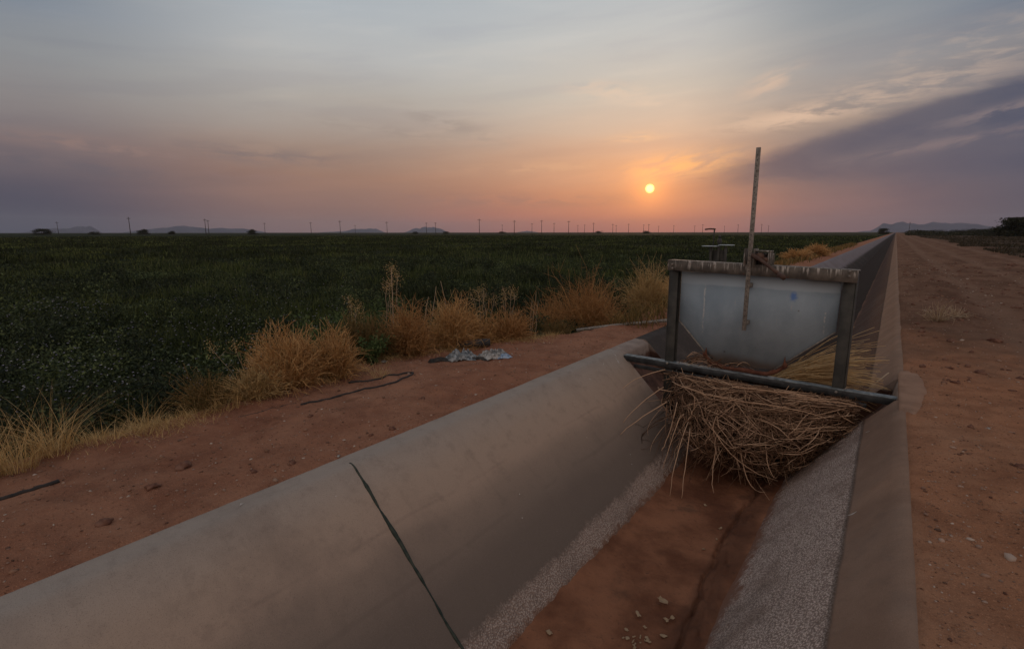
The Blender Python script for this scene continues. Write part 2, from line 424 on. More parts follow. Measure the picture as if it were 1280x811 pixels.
M['twig_gap_shade'] = simple_mat('mound_gap_shade', (.018, .011, .008), (.05, .028, .018), 30, .95, .1, 0, .9, .02)  # core sheet behind the twigs; near-black colour paints the shaded gaps
M['straw_bright'] = strand_mat('straw_bright', [(.40, .24, .10), (.62, .42, .20), (.72, .52, .28)], .1)
M['verge'] = strand_mat('verge_grass', [(.035, .030, .020), (.055, .046, .030), (.075, .06, .038)], .1)
M['flower'] = strand_mat('flower', [(.50, .50, .52), (.24, .20, .40), (.60, .60, .56), (.20, .16, .34)], .2)
M['scrap'] = strand_mat('scrap', [(.52, .40, .27), (.76, .66, .53), (.38, .22, .09), (.55, .49, .40), (.22, .13, .07)], .2)
M['pebble'] = strand_mat('pebble', [(.10, .05, .035), (.26, .15, .10), (.42, .30, .23), (.09, .05, .035), (.30, .17, .11), (.20, .11, .075), (.50, .42, .35)], 0, .9)
M['tree'] = strand_mat('tree_leaf', [(.018, .022, .012), (.03, .034, .018), (.045, .046, .024)], .15)
M['trunk'] = simple_mat('bark', (.04, .03, .025), (.07, .05, .04), 5, .9)

# ------------------------------------------------------------------ terrain
PROF = [(-3.20, -.02), (-3.05, .0), (-2.905, .0), (-2.875, -.012), (-2.80, -.08), (-2.60, -.268), (-2.40, -.456), (-2.20, -.644), (-2.0, -.832), (-1.85, -.97), (-1.72, -1.095), (-1.60, -1.19),
        (-.90, -1.19), (-.76, -1.09), (-.66, -.97), (-.50, -.79), (-.30, -.56), (-.10, -.33), (.10, -.10), (.16, -.03), (.21, .0), (.25, .0), (.36, -.02)]
XC = -1.36
def profile(n=90):
    a = np.array(PROF); s = np.concatenate([[0], np.cumsum(np.hypot(*np.diff(a, axis=0).T))])
    t = np.linspace(0, s[-1], n)
    return np.interp(t, s, a[:, 0]), np.interp(t, s, a[:, 1])
def skew(x): return .32*np.clip((.2-np.asarray(x))/3.05, 0, 1)
def lining_z(x):
    px, pz = profile(); return np.interp(x, px, pz)

def grow(a, b, s0, f):
    v = [a]; s = s0
    while v[-1] < b: v.append(v[-1]+s); s *= f
    v[-1] = b; return np.array(v)

px, pz = profile(170)
def lining_piece(name, y0, y1, ys):
    X, Y = np.meshgrid(px, ys, indexing='ij'); Z = np.repeat(pz[:, None], len(ys), 1)
    Z = Z + .004*fbm(X*1.5, Y*.9, 3, 5)+.0015*fbm(X*14, Y*14, 3, 6)
    Y = Y+skew(X)*np.clip((Y-3.6)/2.5, 0, 1)
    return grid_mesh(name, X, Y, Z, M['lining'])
ys1 = np.concatenate([np.linspace(-14, .9, 60), np.linspace(1, 6.10, 260)])
canal = lining_piece('canal', -14, 6.10, ys1)
tag(canal, kind='structure')
ys2 = np.concatenate([np.linspace(7.0, 30, 120), grow(30.5, 3200, .6, 1.12)])
# gate recess between the two linings: sides and floor set back, red silt stains
CH = [(-3.20, -.015), (-3.05, .0), (-2.92, -.01), (-2.84, -.05), (-2.82, -.14), (-2.78, -.26), (-2.62, -.44), (-2.42, -.64), (-2.22, -.83), (-2.02, -1.02), (-1.86, -1.18), (-1.60, -1.28),
      (-.90, -1.28), (-.66, -1.18), (-.52, -1.04), (-.36, -.86), (-.16, -.63), (.02, -.42), (.14, -.24), (.17, -.10), (.19, -.03), (.25, .0), (.36, -.015)]
ca = np.array(CH); cs = np.concatenate([[0], np.cumsum(np.hypot(*np.diff(ca, axis=0).T))]); t = np.linspace(0, cs[-1], len(px))
cx, cz = np.interp(t, cs, ca[:, 0]), np.interp(t, cs, ca[:, 1])
yy = np.linspace(6.101, 6.999, 8)
X = np.repeat(cx[:, None], 8, 1); Y = np.repeat(yy[None], len(cx), 0); Y = Y+skew(X); Z = np.repeat(cz[:, None], 8, 1)+.008*fbm(X*4, Y*4, 3, 9)
o = grid_mesh('gate_recess', X, Y, Z, M['chamber'], canal)
for yv, nm in ((6.1, 'lining_end'), (7.0, 'lining_end')):
    a = np.stack([px, yv+skew(px), pz], -1); b2 = np.stack([cx, yv+skew(cx), cz], -1)
    n_ = len(px); i = np.arange(n_-1)
    np_mesh(nm, np.concatenate([a, b2]), np.stack([i, i+1, i+1+n_, i+n_], -1), M['apron'] if yv < 6.5 else M['chamber'], canal)
X, Y = np.meshgrid(px, ys2, indexing='ij'); Z = np.repeat(pz[:, None], len(ys2), 1); Y = Y+skew(X)*np.clip((10-Y)/3, 0, 1)
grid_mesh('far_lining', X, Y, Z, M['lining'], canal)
# sealed joints across the lining
def joint(yj, x0, x1, parent):
    xs = np.linspace(x0, x1, 70); zz = np.interp(xs, px, pz)
    w = .010*fbm(xs*5, xs*0+yj, 4, 3)
    wd = .0105+.010*fbm(xs*16, xs*0+yj, 3, 4)
    P = np.stack([xs, yj+w, zz-.001], -1)
    return tubes(P[None], wd[None], 5)
V, F = joint(2.04, -2.93, -1.74, canal); np_mesh('joint_sealant', V, F, M['tar'], canal)
for yj in (11.3, 15.5, -2.1):
    V, F = joint(yj, -2.93, -1.8, canal); np_mesh('joint_sealant', V, F, M['tar'], canal)

for q, (x, y, L_, w_) in enumerate([(-2.86, 5.9, .10, .010), (-2.80, 5.86, .09, .012), (-2.83, 5.55, .06, .009), (-2.97, 6.25, .12, .009), (-3.0, 6.05, .06, .012), (-2.94, 4.9, .05, .008), (-2.75, 5.1, .05, .007), (-2.98, 1.3, .03, .012), (-.02, 5.6, .07, .008), (-.04, 3.9, .06, .009)]):
    t_ = np.linspace(0, 1, 7); xx = x+(t_-.5)*L_*(.8 if q % 2 else .5); yy2 = y+skew(x)*np.clip((y-3.6)/2.5, 0, 1)+.015*np.sin(t_*3+q); zz = np.interp(xx, px, pz)+.003
    wv = w_*np.sin(math.pi*(t_*.92+.04))*(.5+.6*np.abs(np.sin(t_*9+q)))
    V = np.concatenate([np.stack([xx, yy2-wv, zz], -1), np.stack([xx, yy2, zz+.0015], -1), np.stack([xx, yy2+wv, zz], -1)]); i = np.arange(6)
    np_mesh('white_smear', V, np.concatenate([np.stack([i, i+1, i+8, i+7], -1), np.stack([i+7, i+8, i+15, i+14], -1)]), M['smear'], canal)
# sediment on the canal floor
xs = np.concatenate([np.linspace(-2.1, -1.2, 50), np.linspace(-1.19, -.72, 90), np.linspace(-.71, -.45, 14)]); ys = np.concatenate([np.linspace(-14, 1, 60), np.linspace(1.03, 7.2, 260), np.linspace(7.3, 30, 120), grow(30.5, 3200, 1, 1.15)])
X, Y = np.meshgrid(xs, ys, indexing='ij')
g = -.92+.07*np.sin(Y*1.1)+.10*fbm(Y*.8, Y*0, 3, 2)
Z = -1.105+.03*fbm(X*1.6, Y*1.1, 4, 1)+.014*fbm(X*9, Y*9, 3, 6)
Z += .04*sstep(.30, .52, np.abs(X+1.30)) + .10*sstep(-.86, -.50, X)*(.8+.5*fbm(Y*1.7, X*1.7, 3, 12))
g = g+.035*fbm(Y*5, Y*0, 4, 13)
Z -= (1-sstep(6.0, 6.9, Y))*.045*np.exp(-((X-g-.03)/(.012+.020*np.abs(fbm(Y*4, Y*0, 3, 17))))**2)*(.6+1.4*np.abs(fbm(Y*6, X*5, 3, 3)))
Z += .035*np.exp(-((X-g-.10)/.06)**2)*(.5+fbm(X*16, Y*12, 4, 23)) + .02*np.exp(-((X-g)/.12)**2)
tag(grid_mesh('mud', X, Y, Z, M['sediment']), kind='structure')

# left ground: bank, edge, field floor to the horizon
EY = [-15, 0, 3, 3.8, 4.8, 6.3, 7.6, 9.0, 11, 14, 40, 4000]; EX = [-4.85, -4.75, -4.75, -5.05, -5.0, -4.2, -3.62, -3.5, -3.8, -4.3, -4.2, -4.2]
def edge_x(y): return np.interp(y, EY, EX)
def left_z(X, Y):
    Z = .045*np.exp(-((X+3.75)/.45)**2)*(.6+.8*fbm(X*.7, Y*.7, 3, 3)) + .045*fbm(X*1.3, Y*1.3, 4, 11)*sstep(-3.07, -3.5, X)
    Z += .028*fbm(X*7, Y*7, 5, 21)*sstep(-3.05, -3.2, X)
    E = edge_x(Y)
    drop = sstep(0.05, 1.3, E-X)
    Z = Z*(1-drop)+(-.55+.07*fbm(X*.8, Y*.8, 3, 31))*drop
    # side ditch behind the litter of the bank
    Z -= .22*np.exp(-((Y-8.1)/.45)**2)*sstep(-3.75, -4.3, X)*(1-drop)
    return Z
xs = np.concatenate([np.linspace(-3.045, -6.5, 110), -grow(6.6, 9000, .15, 1.16)])
ys = np.concatenate([-grow(2.1, 9000, .2, 1.2)[::-1], np.linspace(-2, 12, 360), grow(12.08, 9000, .08, 1.045)])
X, Y = np.meshgrid(xs, ys, indexing='ij')
X[0] += .022*fbm(ys*3, ys*0, 4, 41)+.010
Z = left_z(X, Y)+.008
Z[0] = -.02
tag(grid_mesh('ground', X, Y, Z, M['soil_left']), kind='structure')

# right ground: canal road and verge
def right_z(X, Y):
    Z = .03*fbm(X*.9, Y*.5, 4, 51)+.022*fbm(X*6, Y*5, 5, 52)
    Z *= sstep(.22, .6, X)
    ch = np.exp(-((X-1.0)/.9)**2)*sstep(8, 10.5, Y)*sstep(42, 20, Y)
    Z += ch*(.10*fbm(X*1.6, Y*1.1, 4, 53)+.03)
    wob = X+.5*fbm(Y*.10, X*0, 3, 54)
    for x0 in (1.75, 3.5, 5.6): Z -= .03*np.exp(-((wob-x0)/.20)**2)*sstep(3, 6, Y)
    return Z
xs = np.concatenate([np.linspace(.215, 5, 130), grow(5.05, 9000, .07, 1.12)])
ys = np.concatenate([-grow(1.1, 9000, .2, 1.2)[::-1], np.linspace(-1, 9, 260), grow(9.05, 9000, .05, 1.03)])
X, Y = np.meshgrid(xs, ys, indexing='ij')
X[0] += .010*fbm(ys*4, ys*0, 4, 61)
Z = right_z(X, Y)+.008; Z[0] = -.02
tag(grid_mesh('road', X, Y, Z, M['soil_right']), kind='structure')
# deep terrain sheet under everything, to the horizon
V = np.array([(-9500, -9500, -1.6), (9500, -9500, -1.6), (9500, 9500, -1.6), (-9500, 9500, -1.6)])
tag(np_mesh('terrain', V, np.array([[0, 1, 2, 3]]), M['soil_right']), kind='structure')

# concrete aprons where the gate meets the lips
def blob(cx_, cy_, rx, ry, z, s, xmin):
    a = np.linspace(0, 2*math.pi, 48, endpoint=False); r = 1+.35*fbm(np.cos(a)*1.8+s, np.sin(a)*1.8, 4, s)
    rings = []
    for f, zz in ((1, -.03), (.85, z*.8), (.5, z)):
        rings.append(np.stack([np.maximum(cx_+rx*r*f*np.cos(a), xmin), cy_+ry*r*f*np.sin(a), zz+.006*fbm(np.cos(a)*3*f, np.sin(a)*3*f, 3, 2)], -1))
    V = np.concatenate(rings+[[[cx_, cy_, z]]]); i = np.arange(48); j = (i+1) % 48
    return V, [np.stack([i, j, j+48, i+48], -1), np.stack([i+48, j+48, j+96, i+96], -1), np.stack([i+96, j+96, np.full(48, 144)], -1)]
V, F = blob(.27, 6.55, .15, .95, .022, 3, .19); np_mesh('concrete_apron', V, F, M['apron'], canal, True)

# ------------------------------------------------------------------ sluice gate
GY = 6.22
gate = tag(empty('sluice_gate', (.17, GY, 0)), 'galvanised steel sluice gate raised in its dark post frame across the concrete canal', 'sluice gate')
def gp(name, parts, mat, smooth=False, parent=None):
    V, F = merge(parts)
    V[:, 0] = .17+(V[:, 0]-.17)*1.025
    if name in ('lip_beam', 'lip_flange', 'beam_flange'): V[:, 2] += -.034+(V[:, 0]-.17)*.008
    o = np_mesh(name, V, F, mat, None, smooth)
    base_at(o, gate.location); o.parent = gate; o.location = (0, 0, 0)
    if parent is not None:
        o.parent = parent
    return o
# posts: channel section, open side inward
for x, s in ((-2.13, 1), (-.315, -1)):
    lean = 0
    gp('post', [box(x-.052, x+.052, GY-.02, GY+.0-.008, -1.2, 1.19), box(x-s*.052-.006*s-.005, x-s*.052-.006*s+.005, GY-.02, GY+.085, -1.2, 1.185),
                box(x-.052, x+.052, GY+.075, GY+.085, -1.2, 1.185)], M['post'])
# top crossbeam: angle iron, dipping slightly to the right
V, F = merge([box(-2.195, -.245, GY-.075, GY-.062, 1.135, 1.262, .002), box(-2.195, -.245, GY-.061, GY+.10, 1.250, 1.262, .002)])
V[:, 2] -= (V[:, 0]+2.2)*.020
gp('crossbeam', [(V, F)], M['beam'])
# beam across the canal at the lips
gp('lip_beam', [box(-2.74, .18, GY-.075, GY-.062, -.062, .006, .001)], M['lipbeam'])
gp('beam_flange', [box(-2.74, .18, GY-.078, GY+.03, .0065, .016, .001)], M['flange'])
gp('lip_flange', [box(-2.60, -.05, GY-.061, GY-.048, -.14, -.090, .003)], M['lipbeam'])
# plate
pts = [(-2.055, 1.12), (-.385, 1.105), (-.392, .56), (-.93, .055), (-1.60, .02), (-2.055, .50)]
n_ = len(pts); y0, y1 = GY+.030, GY+.042
V = np.array([(x, y0, z) for x, z in pts]+[(x, y1, z) for x, z in pts])
i = np.arange(n_); j = (i+1) % n_
gate_plate = gp('gate_plate', [(V, [np.array([range(n_-1, -1, -1)])[:, ::-1][:, ::-1], np.array([range(n_, 2*n_)]), np.stack([i, j, j+n_, i+n_], -1)])], M['plate'])
# folded edge strips of the plate
P = np.array([[(-2.05, GY+.024, .50), (-1.60, GY+.024, .026), (-.93, GY+.024, .061), (-.397, GY+.024, .56)]])
for a, b3 in (((-2.05, .50), (-1.60, .026)), ((-.93, .061), (-.397, .56))):
    L = np.array([[(a[0], GY+.024, a[1]), ((a[0]+b3[0])/2, GY+.024, (a[1]+b3[1])/2), (b3[0], GY+.024, b3[1])]])
    V, F = tubes(L, np.full((1, 3), .009), 6); gp('edge_strip', [(V, F)], M['stem'])
# torn rubber seal along the bottom
def ragged(pts, h, y):
    xs_ = np.array([p[0] for p in pts]); zs_ = np.array([p[1] for p in pts]); t_ = np.linspace(0, 1, 60)
    k = np.linspace(0, 1, len(pts)); x = np.interp(t_, k, xs_); z = np.interp(t_, k, zs_)
    hh = h*(.55+1.1*np.abs(fbm(t_*14, t_*0, 4, 5)))+.10*np.exp(-((t_-.07)/.02)**2)+.09*np.exp(-((t_-.93)/.015)**2)
    yv = y+.02*fbm(t_*7, t_*0+3, 3, 7)
    A = np.stack([x, yv, z-.03], -1); B = np.stack([x+.01*fbm(t_*30, t_*0, 2, 8), yv-.01, z+hh], -1)
    A2 = A+[0, .012, 0]; B2 = B+[0, .010, 0]
    m_ = 60; i = np.arange(m_-1)
    V = np.concatenate([A, B, B2, A2])
    return V, [np.stack([i, i+1, i+1+m_, i+m_], -1), np.stack([i+m_, i+1+m_, i+1+2*m_, i+2*m_], -1), np.stack([i+2*m_, i+1+2*m_, i+1+3*m_, i+3*m_], -1), np.stack([i+3*m_, i+1+3*m_, i+1, i], -1)]
gp('rubber_seal', [ragged([(-1.72, .12), (-1.62, .02), (-1.45, -.01), (-1.0, .0), (-.90, .05), (-.80, .14)], .035, GY+.005)], M['seal'])
# lifting stem: flat bar with rows of holes (dark inserts), passes in front of the crossbeam
stem = gp('lifting_stem', [box(-1.273, -1.229, GY-.105, GY-.082, .49, 2.50, .003)], M['stem'])
V0, F0 = ICO1
holes = []
for k in range(33):
    a = np.linspace(0, 2*math.pi, 8, endpoint=False); z = .60+k*.057
    c0 = np.stack([-1.251+.005*np.cos(a), np.full(8, GY-.1065), z+.005*np.sin(a)], -1); c1 = c0+[0, .003, 0]
    ii = np.arange(8); jj = (ii+1) % 8
    holes.append((np.concatenate([c0, c1]), [np.array([range(7, -1, -1)]), np.stack([ii, jj, jj+8, ii+8], -1)]))
gp('stem_holes', holes, M['dark_scrap'])['kind'] = 'stuff'
for z_ in (.55, .98): gp('stem_strut', [box(-1.275, -1.228, GY-.082, GY+.030, z_, z_+.05, .003)], M['stem'])
# jack bracket bolted over the crossbeam
gp('jack_bracket', [box(-1.305, -1.290, GY-.13, GY+.02, 1.22, 1.42, .003), box(-1.212, -1.197, GY-.13, GY+.02, 1.22, 1.42, .003),
                    box(-1.305, -1.03, GY+.021, GY+.033, 1.22, 1.37, .003), box(-1.20, -1.04, GY-.09, GY+.018, 1.385, 1.400, .004),
                    box(-1.068, -1.045, GY-.10, GY+.018, 1.24, 1.383, .004)], M['beam'])
cr = []
for (x, z, r_) in ((-1.15, 1.33, .045), (-1.09, 1.30, .028)):
    a = np.array([[(x, GY-.11, z), (x, GY-.05, z), (x, GY+.01, z)]]); cr.append(tubes(a, np.full((1, 3), r_), 14))
for c_w in cr: gp('ratchet_wheel', [c_w], M['rod'], True)
a = np.array([[(-1.22, GY-.125, 1.350), (-1.12, GY-.16, 1.30), (-.98, GY-.25, 1.215), (-.86, GY-.32, 1.145)]])
hd = gp('jack_handle', [tubes(a, np.array([[.024, .019, .018, .020]]), 10)], M['rod'], True)
a = np.array([[(-.90, GY-.30, 1.165), (-.855, GY-.325, 1.14), (-.835, GY-.335, 1.128)]])
gp('handle_grip', [tubes(a, np.array([[.026, .026, .024]]), 10)], M['rod'], True)
bolts = []
for x in (-2.13, -.315):
    for z in (1.16, 1.21):
        a = np.array([[(x, GY-.095, z), (x, GY-.08, z), (x, GY-.07, z)]]); bolts.append(tubes(a, np.full((1, 3), .013), 6))
for x in (-2.13, -.315):
    a = np.array([[(x, GY-.10, -.05), (x, GY-.08, -.05), (x, GY-.07, -.05)]]); bolts.append(tubes(a, np.full((1, 3), .014), 6))
for bo in bolts: gp('bolt', [bo], M['stem'])

gate.rotation_euler = (0, 0, R(-4.3))
# ------------------------------------------------------------------ brush mound caught under the gate
mound = tag(empty('brush_mound', (-1.3, 5.7, -1.08)), 'big tangle of dry brown twigs and stalks jammed against the canal gate', 'brush pile')
def surf(u, s):
    hw = np.interp(s, [0, .25, .6, .85, 1], [.90, .90, .84, .66, .46])
    xc = np.interp(s, [0, .5, 1], [-1.25, -1.19, -1.08])
    B = np.interp(s, [0, .10, .35, .6, .85, 1], [.02, .14, .60, .80, .62, .36])*(1+.28*fbm(u*2.2+3, s*2.6, 3, 44))
    z = np.interp(s, [0, .1, .3, .6, .9, 1], [-.06, -.14, -.30, -.62, -.93, -1.05])
    x = xc+u*hw*(1+.12*fbm(s*3+(u > 0)*7, u*0, 3, 45))
    y = 6.17+.075*(.17-x)-B*(1-.75*np.abs(u)**2.2)
    return np.stack(np.broadcast_arrays(x, y, z+.0*u), -1)
uu, ss = np.meshgrid(np.linspace(-1, 1, 50), np.linspace(0, 1, 50), indexing='ij')
S = surf(uu*.94, ss); S[..., 1] += .12+.10*fbm(uu*6, ss*6, 3, 4); S[..., 2] -= .03
core = grid_mesh('shaded_core', S[..., 0], S[..., 1], S[..., 2], M['twig_gap_shade']); base_at(core, mound.location); core.location = (0, 0, 0); core.parent = mound
def under_beam(P, g_):
    top = -.10+.02*(P[..., 0]-.17)-.07*g_.random(P.shape[0])[:, None]**2
    f = P[..., 1] < 6.15+.075*(.17-P[..., 0])
    P[..., 2] = np.where(f, np.minimum(P[..., 2], top), P[..., 2]); return P
def mound_twigs(n, L, rad, seed, horiz, out=.03, K=9, smin=0, smax=1.):
    g_ = np.random.default_rng(seed)
    u = g_.uniform(-1, 1, n); s = smin+(smax-smin)*g_.beta(1.15, 1.15, n)
    # heading in (u,s): mostly across near the top, fanning downwards lower
    th = np.where(g_.random(n) < horiz, g_.normal(0, .33, n), g_.normal(math.pi/2, .8, n)+u*.5)
    th = th+np.where(s > .55, g_.normal(.5, .6, n), 0)
    ln = L*g_.uniform(.5, 1.5, n)
    curv = g_.normal(0, 1.1, n)
    off = np.abs(g_.normal(0, out, n))
    P = np.zeros((n, K, 3)); cu = u.copy(); csv = s.copy(); t_ = th.copy()
    for k in range(K):
        q = surf(cu, csv); bulge = math.sin(math.pi*k/(K-1))
        q[:, 1] -= off*(.4+1.2*bulge)+.006*g_.normal(size=n)
        q[:, 2] += off*.5*bulge+.004*g_.normal(size=n); q[:, 0] += .003*g_.normal(size=n)
        P[:, k] = q+fbm(q[:, [0, 2]]@np.array([[9, 0], [0, 9.]])[:, 0], q[:, 2]*9+k*.4, 2, seed)[:, None]*[.004, .02, .008]
        cu = cu+np.cos(t_)*ln/(K-1)/.8; csv = csv+np.sin(t_)*ln/(K-1)/1.2
        csv = np.clip(csv, 0, 1.02); cu = np.clip(cu, -1.10-.10*g_.random(n), 1.04+.16*g_.random(n))
        t_ = t_+curv/(K-1)+g_.normal(0, .10, n)
    rr = rad*g_.uniform(.6, 1.4, n)[:, None]*np.linspace(1.1, .55, K)[None]
    return tubes(under_beam(P, g_), rr, 4)
parts = [mound_twigs(420, .46, .0044, 3, .45, .06), mound_twigs(420, .22, .0030, 5, .3, .06), mound_twigs(360, .75, .0042, 8, .88, .07, 11, 0, .42), mound_twigs(160, .40, .0042, 9, .15, .13), mound_twigs(120, .30, .0040, 10, .7, .07, 9, 0, .10)]
def spikes(n, L, rad, seed):
    g_ = np.random.default_rng(seed); u = g_.uniform(-1, 1, n); s_ = g_.uniform(.05, 1., n)
    b0 = surf(u, s_); d = np.stack([u*.8+g_.normal(0, .5, n), -.55+g_.normal(0, .35, n), -.35-.35*s_+g_.normal(0, .45, n)], -1)
    d /= np.linalg.norm(d, axis=1, keepdims=True); ln = L*g_.uniform(.4, 1.4, n); t_ = np.linspace(0, 1, 6)[None, :, None]
    bend = g_.normal(0, .10, (n, 1, 3))+[0, 0, -.08]
    P = b0[:, None]+d[:, None]*ln[:, None, None]*(t_-.25)+bend*ln[:, None, None]*t_**2*2
    P = under_beam(P, g_)
    out_ = [tubes(P, rad*g_.uniform(.7, 1.3, n)[:, None]*np.linspace(1.1, .5, 6)[None], 4)]
    k = g_.integers(2, 5, n); q0 = P[np.arange(n), k]; d2 = d+g_.normal(0, .5, (n, 3)); P2 = q0[:, None]+d2[:, None]*ln[:, None, None]*.35*np.linspace(0, 1, 4)[None, :, None]
    out_.append(tubes(P2, rad*.6*np.ones((1, 4)), 3)); return out_
_g = np.random.default_rng(77); _n = 46; _x = _g.uniform(-2.0, -1.15, _n); _y = 5.55+_g.normal(0, .08, _n); _z = _g.uniform(-.75, -.35, _n)
_t = np.linspace(0, 1, 7)[None, :, None]; _e = np.stack([_g.normal(-.06, .10, _n), _g.normal(-.22, .10, _n), -_g.uniform(.15, .42, _n)], -1)
_P = np.stack([_x, _y, _z], -1)[:, None]+_e[:, None]*_t+_g.normal(0, .04, (_n, 1, 3))*_t*(1-_t)*4
parts.append(tubes(_P, .0040*_g.uniform(.6, 1.4, _n)[:, None]*np.linspace(1.1, .5, 7)[None], 4))
_n = 90; _x = _g.uniform(-2.05, -1.35, _n); _a = _g.normal(0, .5, _n); _l = _g.uniform(.1, .35, _n)
_P = np.stack([_x, 6.40+_g.normal(0, .05, _n), _g.uniform(-.06, .05, _n)], -1)[:, None]+np.stack([np.cos(_a)*_l, np.sin(_a)*_l*.3, np.abs(np.sin(_a))*_l*.35], -1)[:, None]*_t+np.array([0, 0, .05])*_t*(1-_t)*4
parts.append(tubes(_P, .0036*np.linspace(1.1, .5, 7)[None], 4))
parts += spikes(420, .20, .0032, 21)+spikes(60, .36, .0042, 22)
V, F = merge(parts)
# keep twigs above the concrete
lz = lining_z(V[:, 0])+.01; lz = np.where(V[:, 1] > 6.1, -9, lz); V[:, 2] = np.maximum(V[:, 2], lz)
tw = np_mesh('twigs', V, F, M['twig']); base_at(tw, mound.location); tw.location = (0, 0, 0); tw.parent = mound; tw['kind'] = 'stuff'
# long stalks sticking out of the mound
STK = [[(-2.02, 5.75, -.20), (-2.16, 5.45, -.34), (-2.27, 5.20, -.52)], [(-2.08, 5.95, -.04), (-2.30, 5.72, -.12), (-2.42, 5.50, -.23)],
       [(-1.9, 5.55, -.30), (-2.12, 5.22, -.48), (-2.22, 5.02, -.60)],
       [(-1.62, 5.45, -.45), (-1.60, 5.06, -.72), (-1.56, 4.80, -1.02)], [(-1.58, 5.40, -.5), (-1.50, 5.05, -.8), (-1.46, 4.86, -1.04)], [(-1.72, 5.5, -.4), (-1.73, 5.25, -.65), (-1.75, 5.1, -.9)],
       [(-1.1, 5.5, -.5), (-.95, 5.3, -.86), (-.78, 5.28, -.94)], [(-1.3, 5.5, -.55), (-1.28, 5.25, -.85), (-1.22, 5.14, -1.03)], [(-.9, 5.7, -.3), (-.80, 5.40, -.66), (-.70, 5.36, -.80)],
       [(-.75, 5.75, -.08), (-.25, 5.72, -.03), (-.02, 5.74, -.07)], [(-1.2, 5.6, -.02), (-.7, 5.72, -.02), (-.3, 5.85, -.08)], [(-1.0, 5.52, -.12), (-.55, 5.64, -.16), (-.35, 5.78, -.24)],
       [(-1.4, 5.45, -.4), (-1.05, 5.32, -.7), (-.70, 5.45, -.86)], [(-1.8, 5.6, -.3), (-1.78, 5.3, -.6), (-1.80, 5.15, -.72)], [(-1.9, 5.7, -.1), (-1.4, 5.38, -.08), (-.8, 5.6, -.14)]]
for S3 in STK:
    a = np.array(S3); tt = np.linspace(0, 1, 9)
    q = (1-tt)[:, None]**2*a[0]+2*((1-tt)*tt)[:, None]*(2*a[1]-.5*a[0]-.5*a[2])+(tt**2)[:, None]*a[2]
    q += .0025*rng.normal(size=q.shape)
    V, F = tubes(q[None], np.linspace(.0058, .003, 9)[None], 5)
    o = np_mesh('stalk', V, F, M['twig']); base_at(o, mound.location); o.location = (0, 0, 0); o.parent = mound

# straw sheaf lodged behind the gate, on the right slope
def sheaf(name, n, c, dx, dy, L, label, seed, mat, fan=.35):
    g_ = np.random.default_rng(seed); K = 7
    st = np.array(c)+g_.normal(0, 1, (n, 3))*[.04, .05, .02]
    a = math.atan2(dy, dx)+g_.normal(0, fan*.5, n); ln = L*g_.uniform(.6, 1.15, n); tt = np.linspace(0, 1, K)
    rise = g_.normal(.10, .22, n)
    P = st[:, None, :]+np.stack([np.cos(a)[:, None]*tt*ln[:, None], np.sin(a)[:, None]*tt*ln[:, None], (rise*ln)[:, None]*tt+.10*np.sin(tt*2.6)[None]*ln[:, None]], -1)
    P += g_.normal(0, .006, P.shape)
    V, F = tubes(P, np.full((n, K), .0045)*np.linspace(1, .5, K), 3)
    lz = lining_z(V[:, 0])+.012; V[:, 2] = np.maximum(V[:, 2], np.where((V[:, 1] > 6.1) & (V[:, 1] < 7.0), -2, lz))
    o = np_mesh(name, V, F, mat); base_at(o, c); tag(o, label, 'straw'); return o
sheaf('straw_sheaf', 420, (-1.0, 6.50, -.12), .9, .30, .95, 'sheaf of bright yellow straw fanned out behind the right gate post', 4, M['straw_bright'], .5)
a = np.array([[(-.10, 6.75, -.16), (.0, 6.9, -.06), (.10, 7.1, .02)]])
o = np_mesh('loose_stick', *tubes(a, np.full((1, 3), .007), 5), M['pale_stalk']); tag(base_at(o, (0, 6.9, -.08)), 'pale stick lying on the right lip just beyond the gate beam', 'stick')

# ------------------------------------------------------------------ turnout gate out by the field
to = tag(empty('turnout_gate', (-5.25, 20, -.5)), 'small dark field turnout gate with a bent crank handle and flat top plates', 'turnout gate')
def tp(name, parts, mat, smooth=False):
    V, F = merge(parts); o = np_mesh(name, V, F, mat, None, smooth); base_at(o, to.location); o.location = (0, 0, 0); o.parent = to; return o
for x in (-5.50, -5.23, -4.98): tp('leg', [box(x-.045, x+.045, 19.95, 20.04, -.5, 1.07, .008)], M['post'])
tp('headwall', [box(-5.46, -5.02, 20.05, 20.10, -.5, .95, .01)], M['post'])
tp('top_plate', [box(-5.80, -5.26, 19.80, 20.15, 1.075, 1.10, .006)], M['plate'])
tp('top_plate', [box(-5.22, -4.72, 19.85, 20.20, 1.12, 1.145, .006)], M['plate'])
tp('crank_shaft', [tubes(np.array([[(-5.43, 20, 1.10), (-5.43, 20, 1.4), (-5.43, 20, 1.70)]]), np.full((1, 3), .026), 8)], M['post'], True)
tp('crank_arm', [tubes(np.array([[(-5.39, 20, 1.70), (-5.43, 20, 1.715), (-5.60, 20, 1.72), (-5.77, 20, 1.70)]]), np.full((1, 4), .028), 8)], M['rod'], True)
tp('gear_housing', [(ICO2[0]*[.09, .09, .13]+[-5.22, 20, 1.27], ICO2[1]), (ICO2[0]*[.05, .05, .06]+[-5.22, 20, 1.43], ICO2[1])], M['post'], True)

# plank/pipe across the side ditch behind the left bank
o = np_mesh('steel_pipe', *tubes(np.array([[(-4.15, 7.45, -.02), (-3.7, 7.9, .04), (-3.35, 8.3, .07), (-2.95, 8.75, .10)]]), np.full((1, 4), .028), 10), M['stem'], None, True)
tag(base_at(o, (-3.5, 8.1, .0)), 'thin pale pipe lying over the dark ditch behind the left gate post', 'pipe')

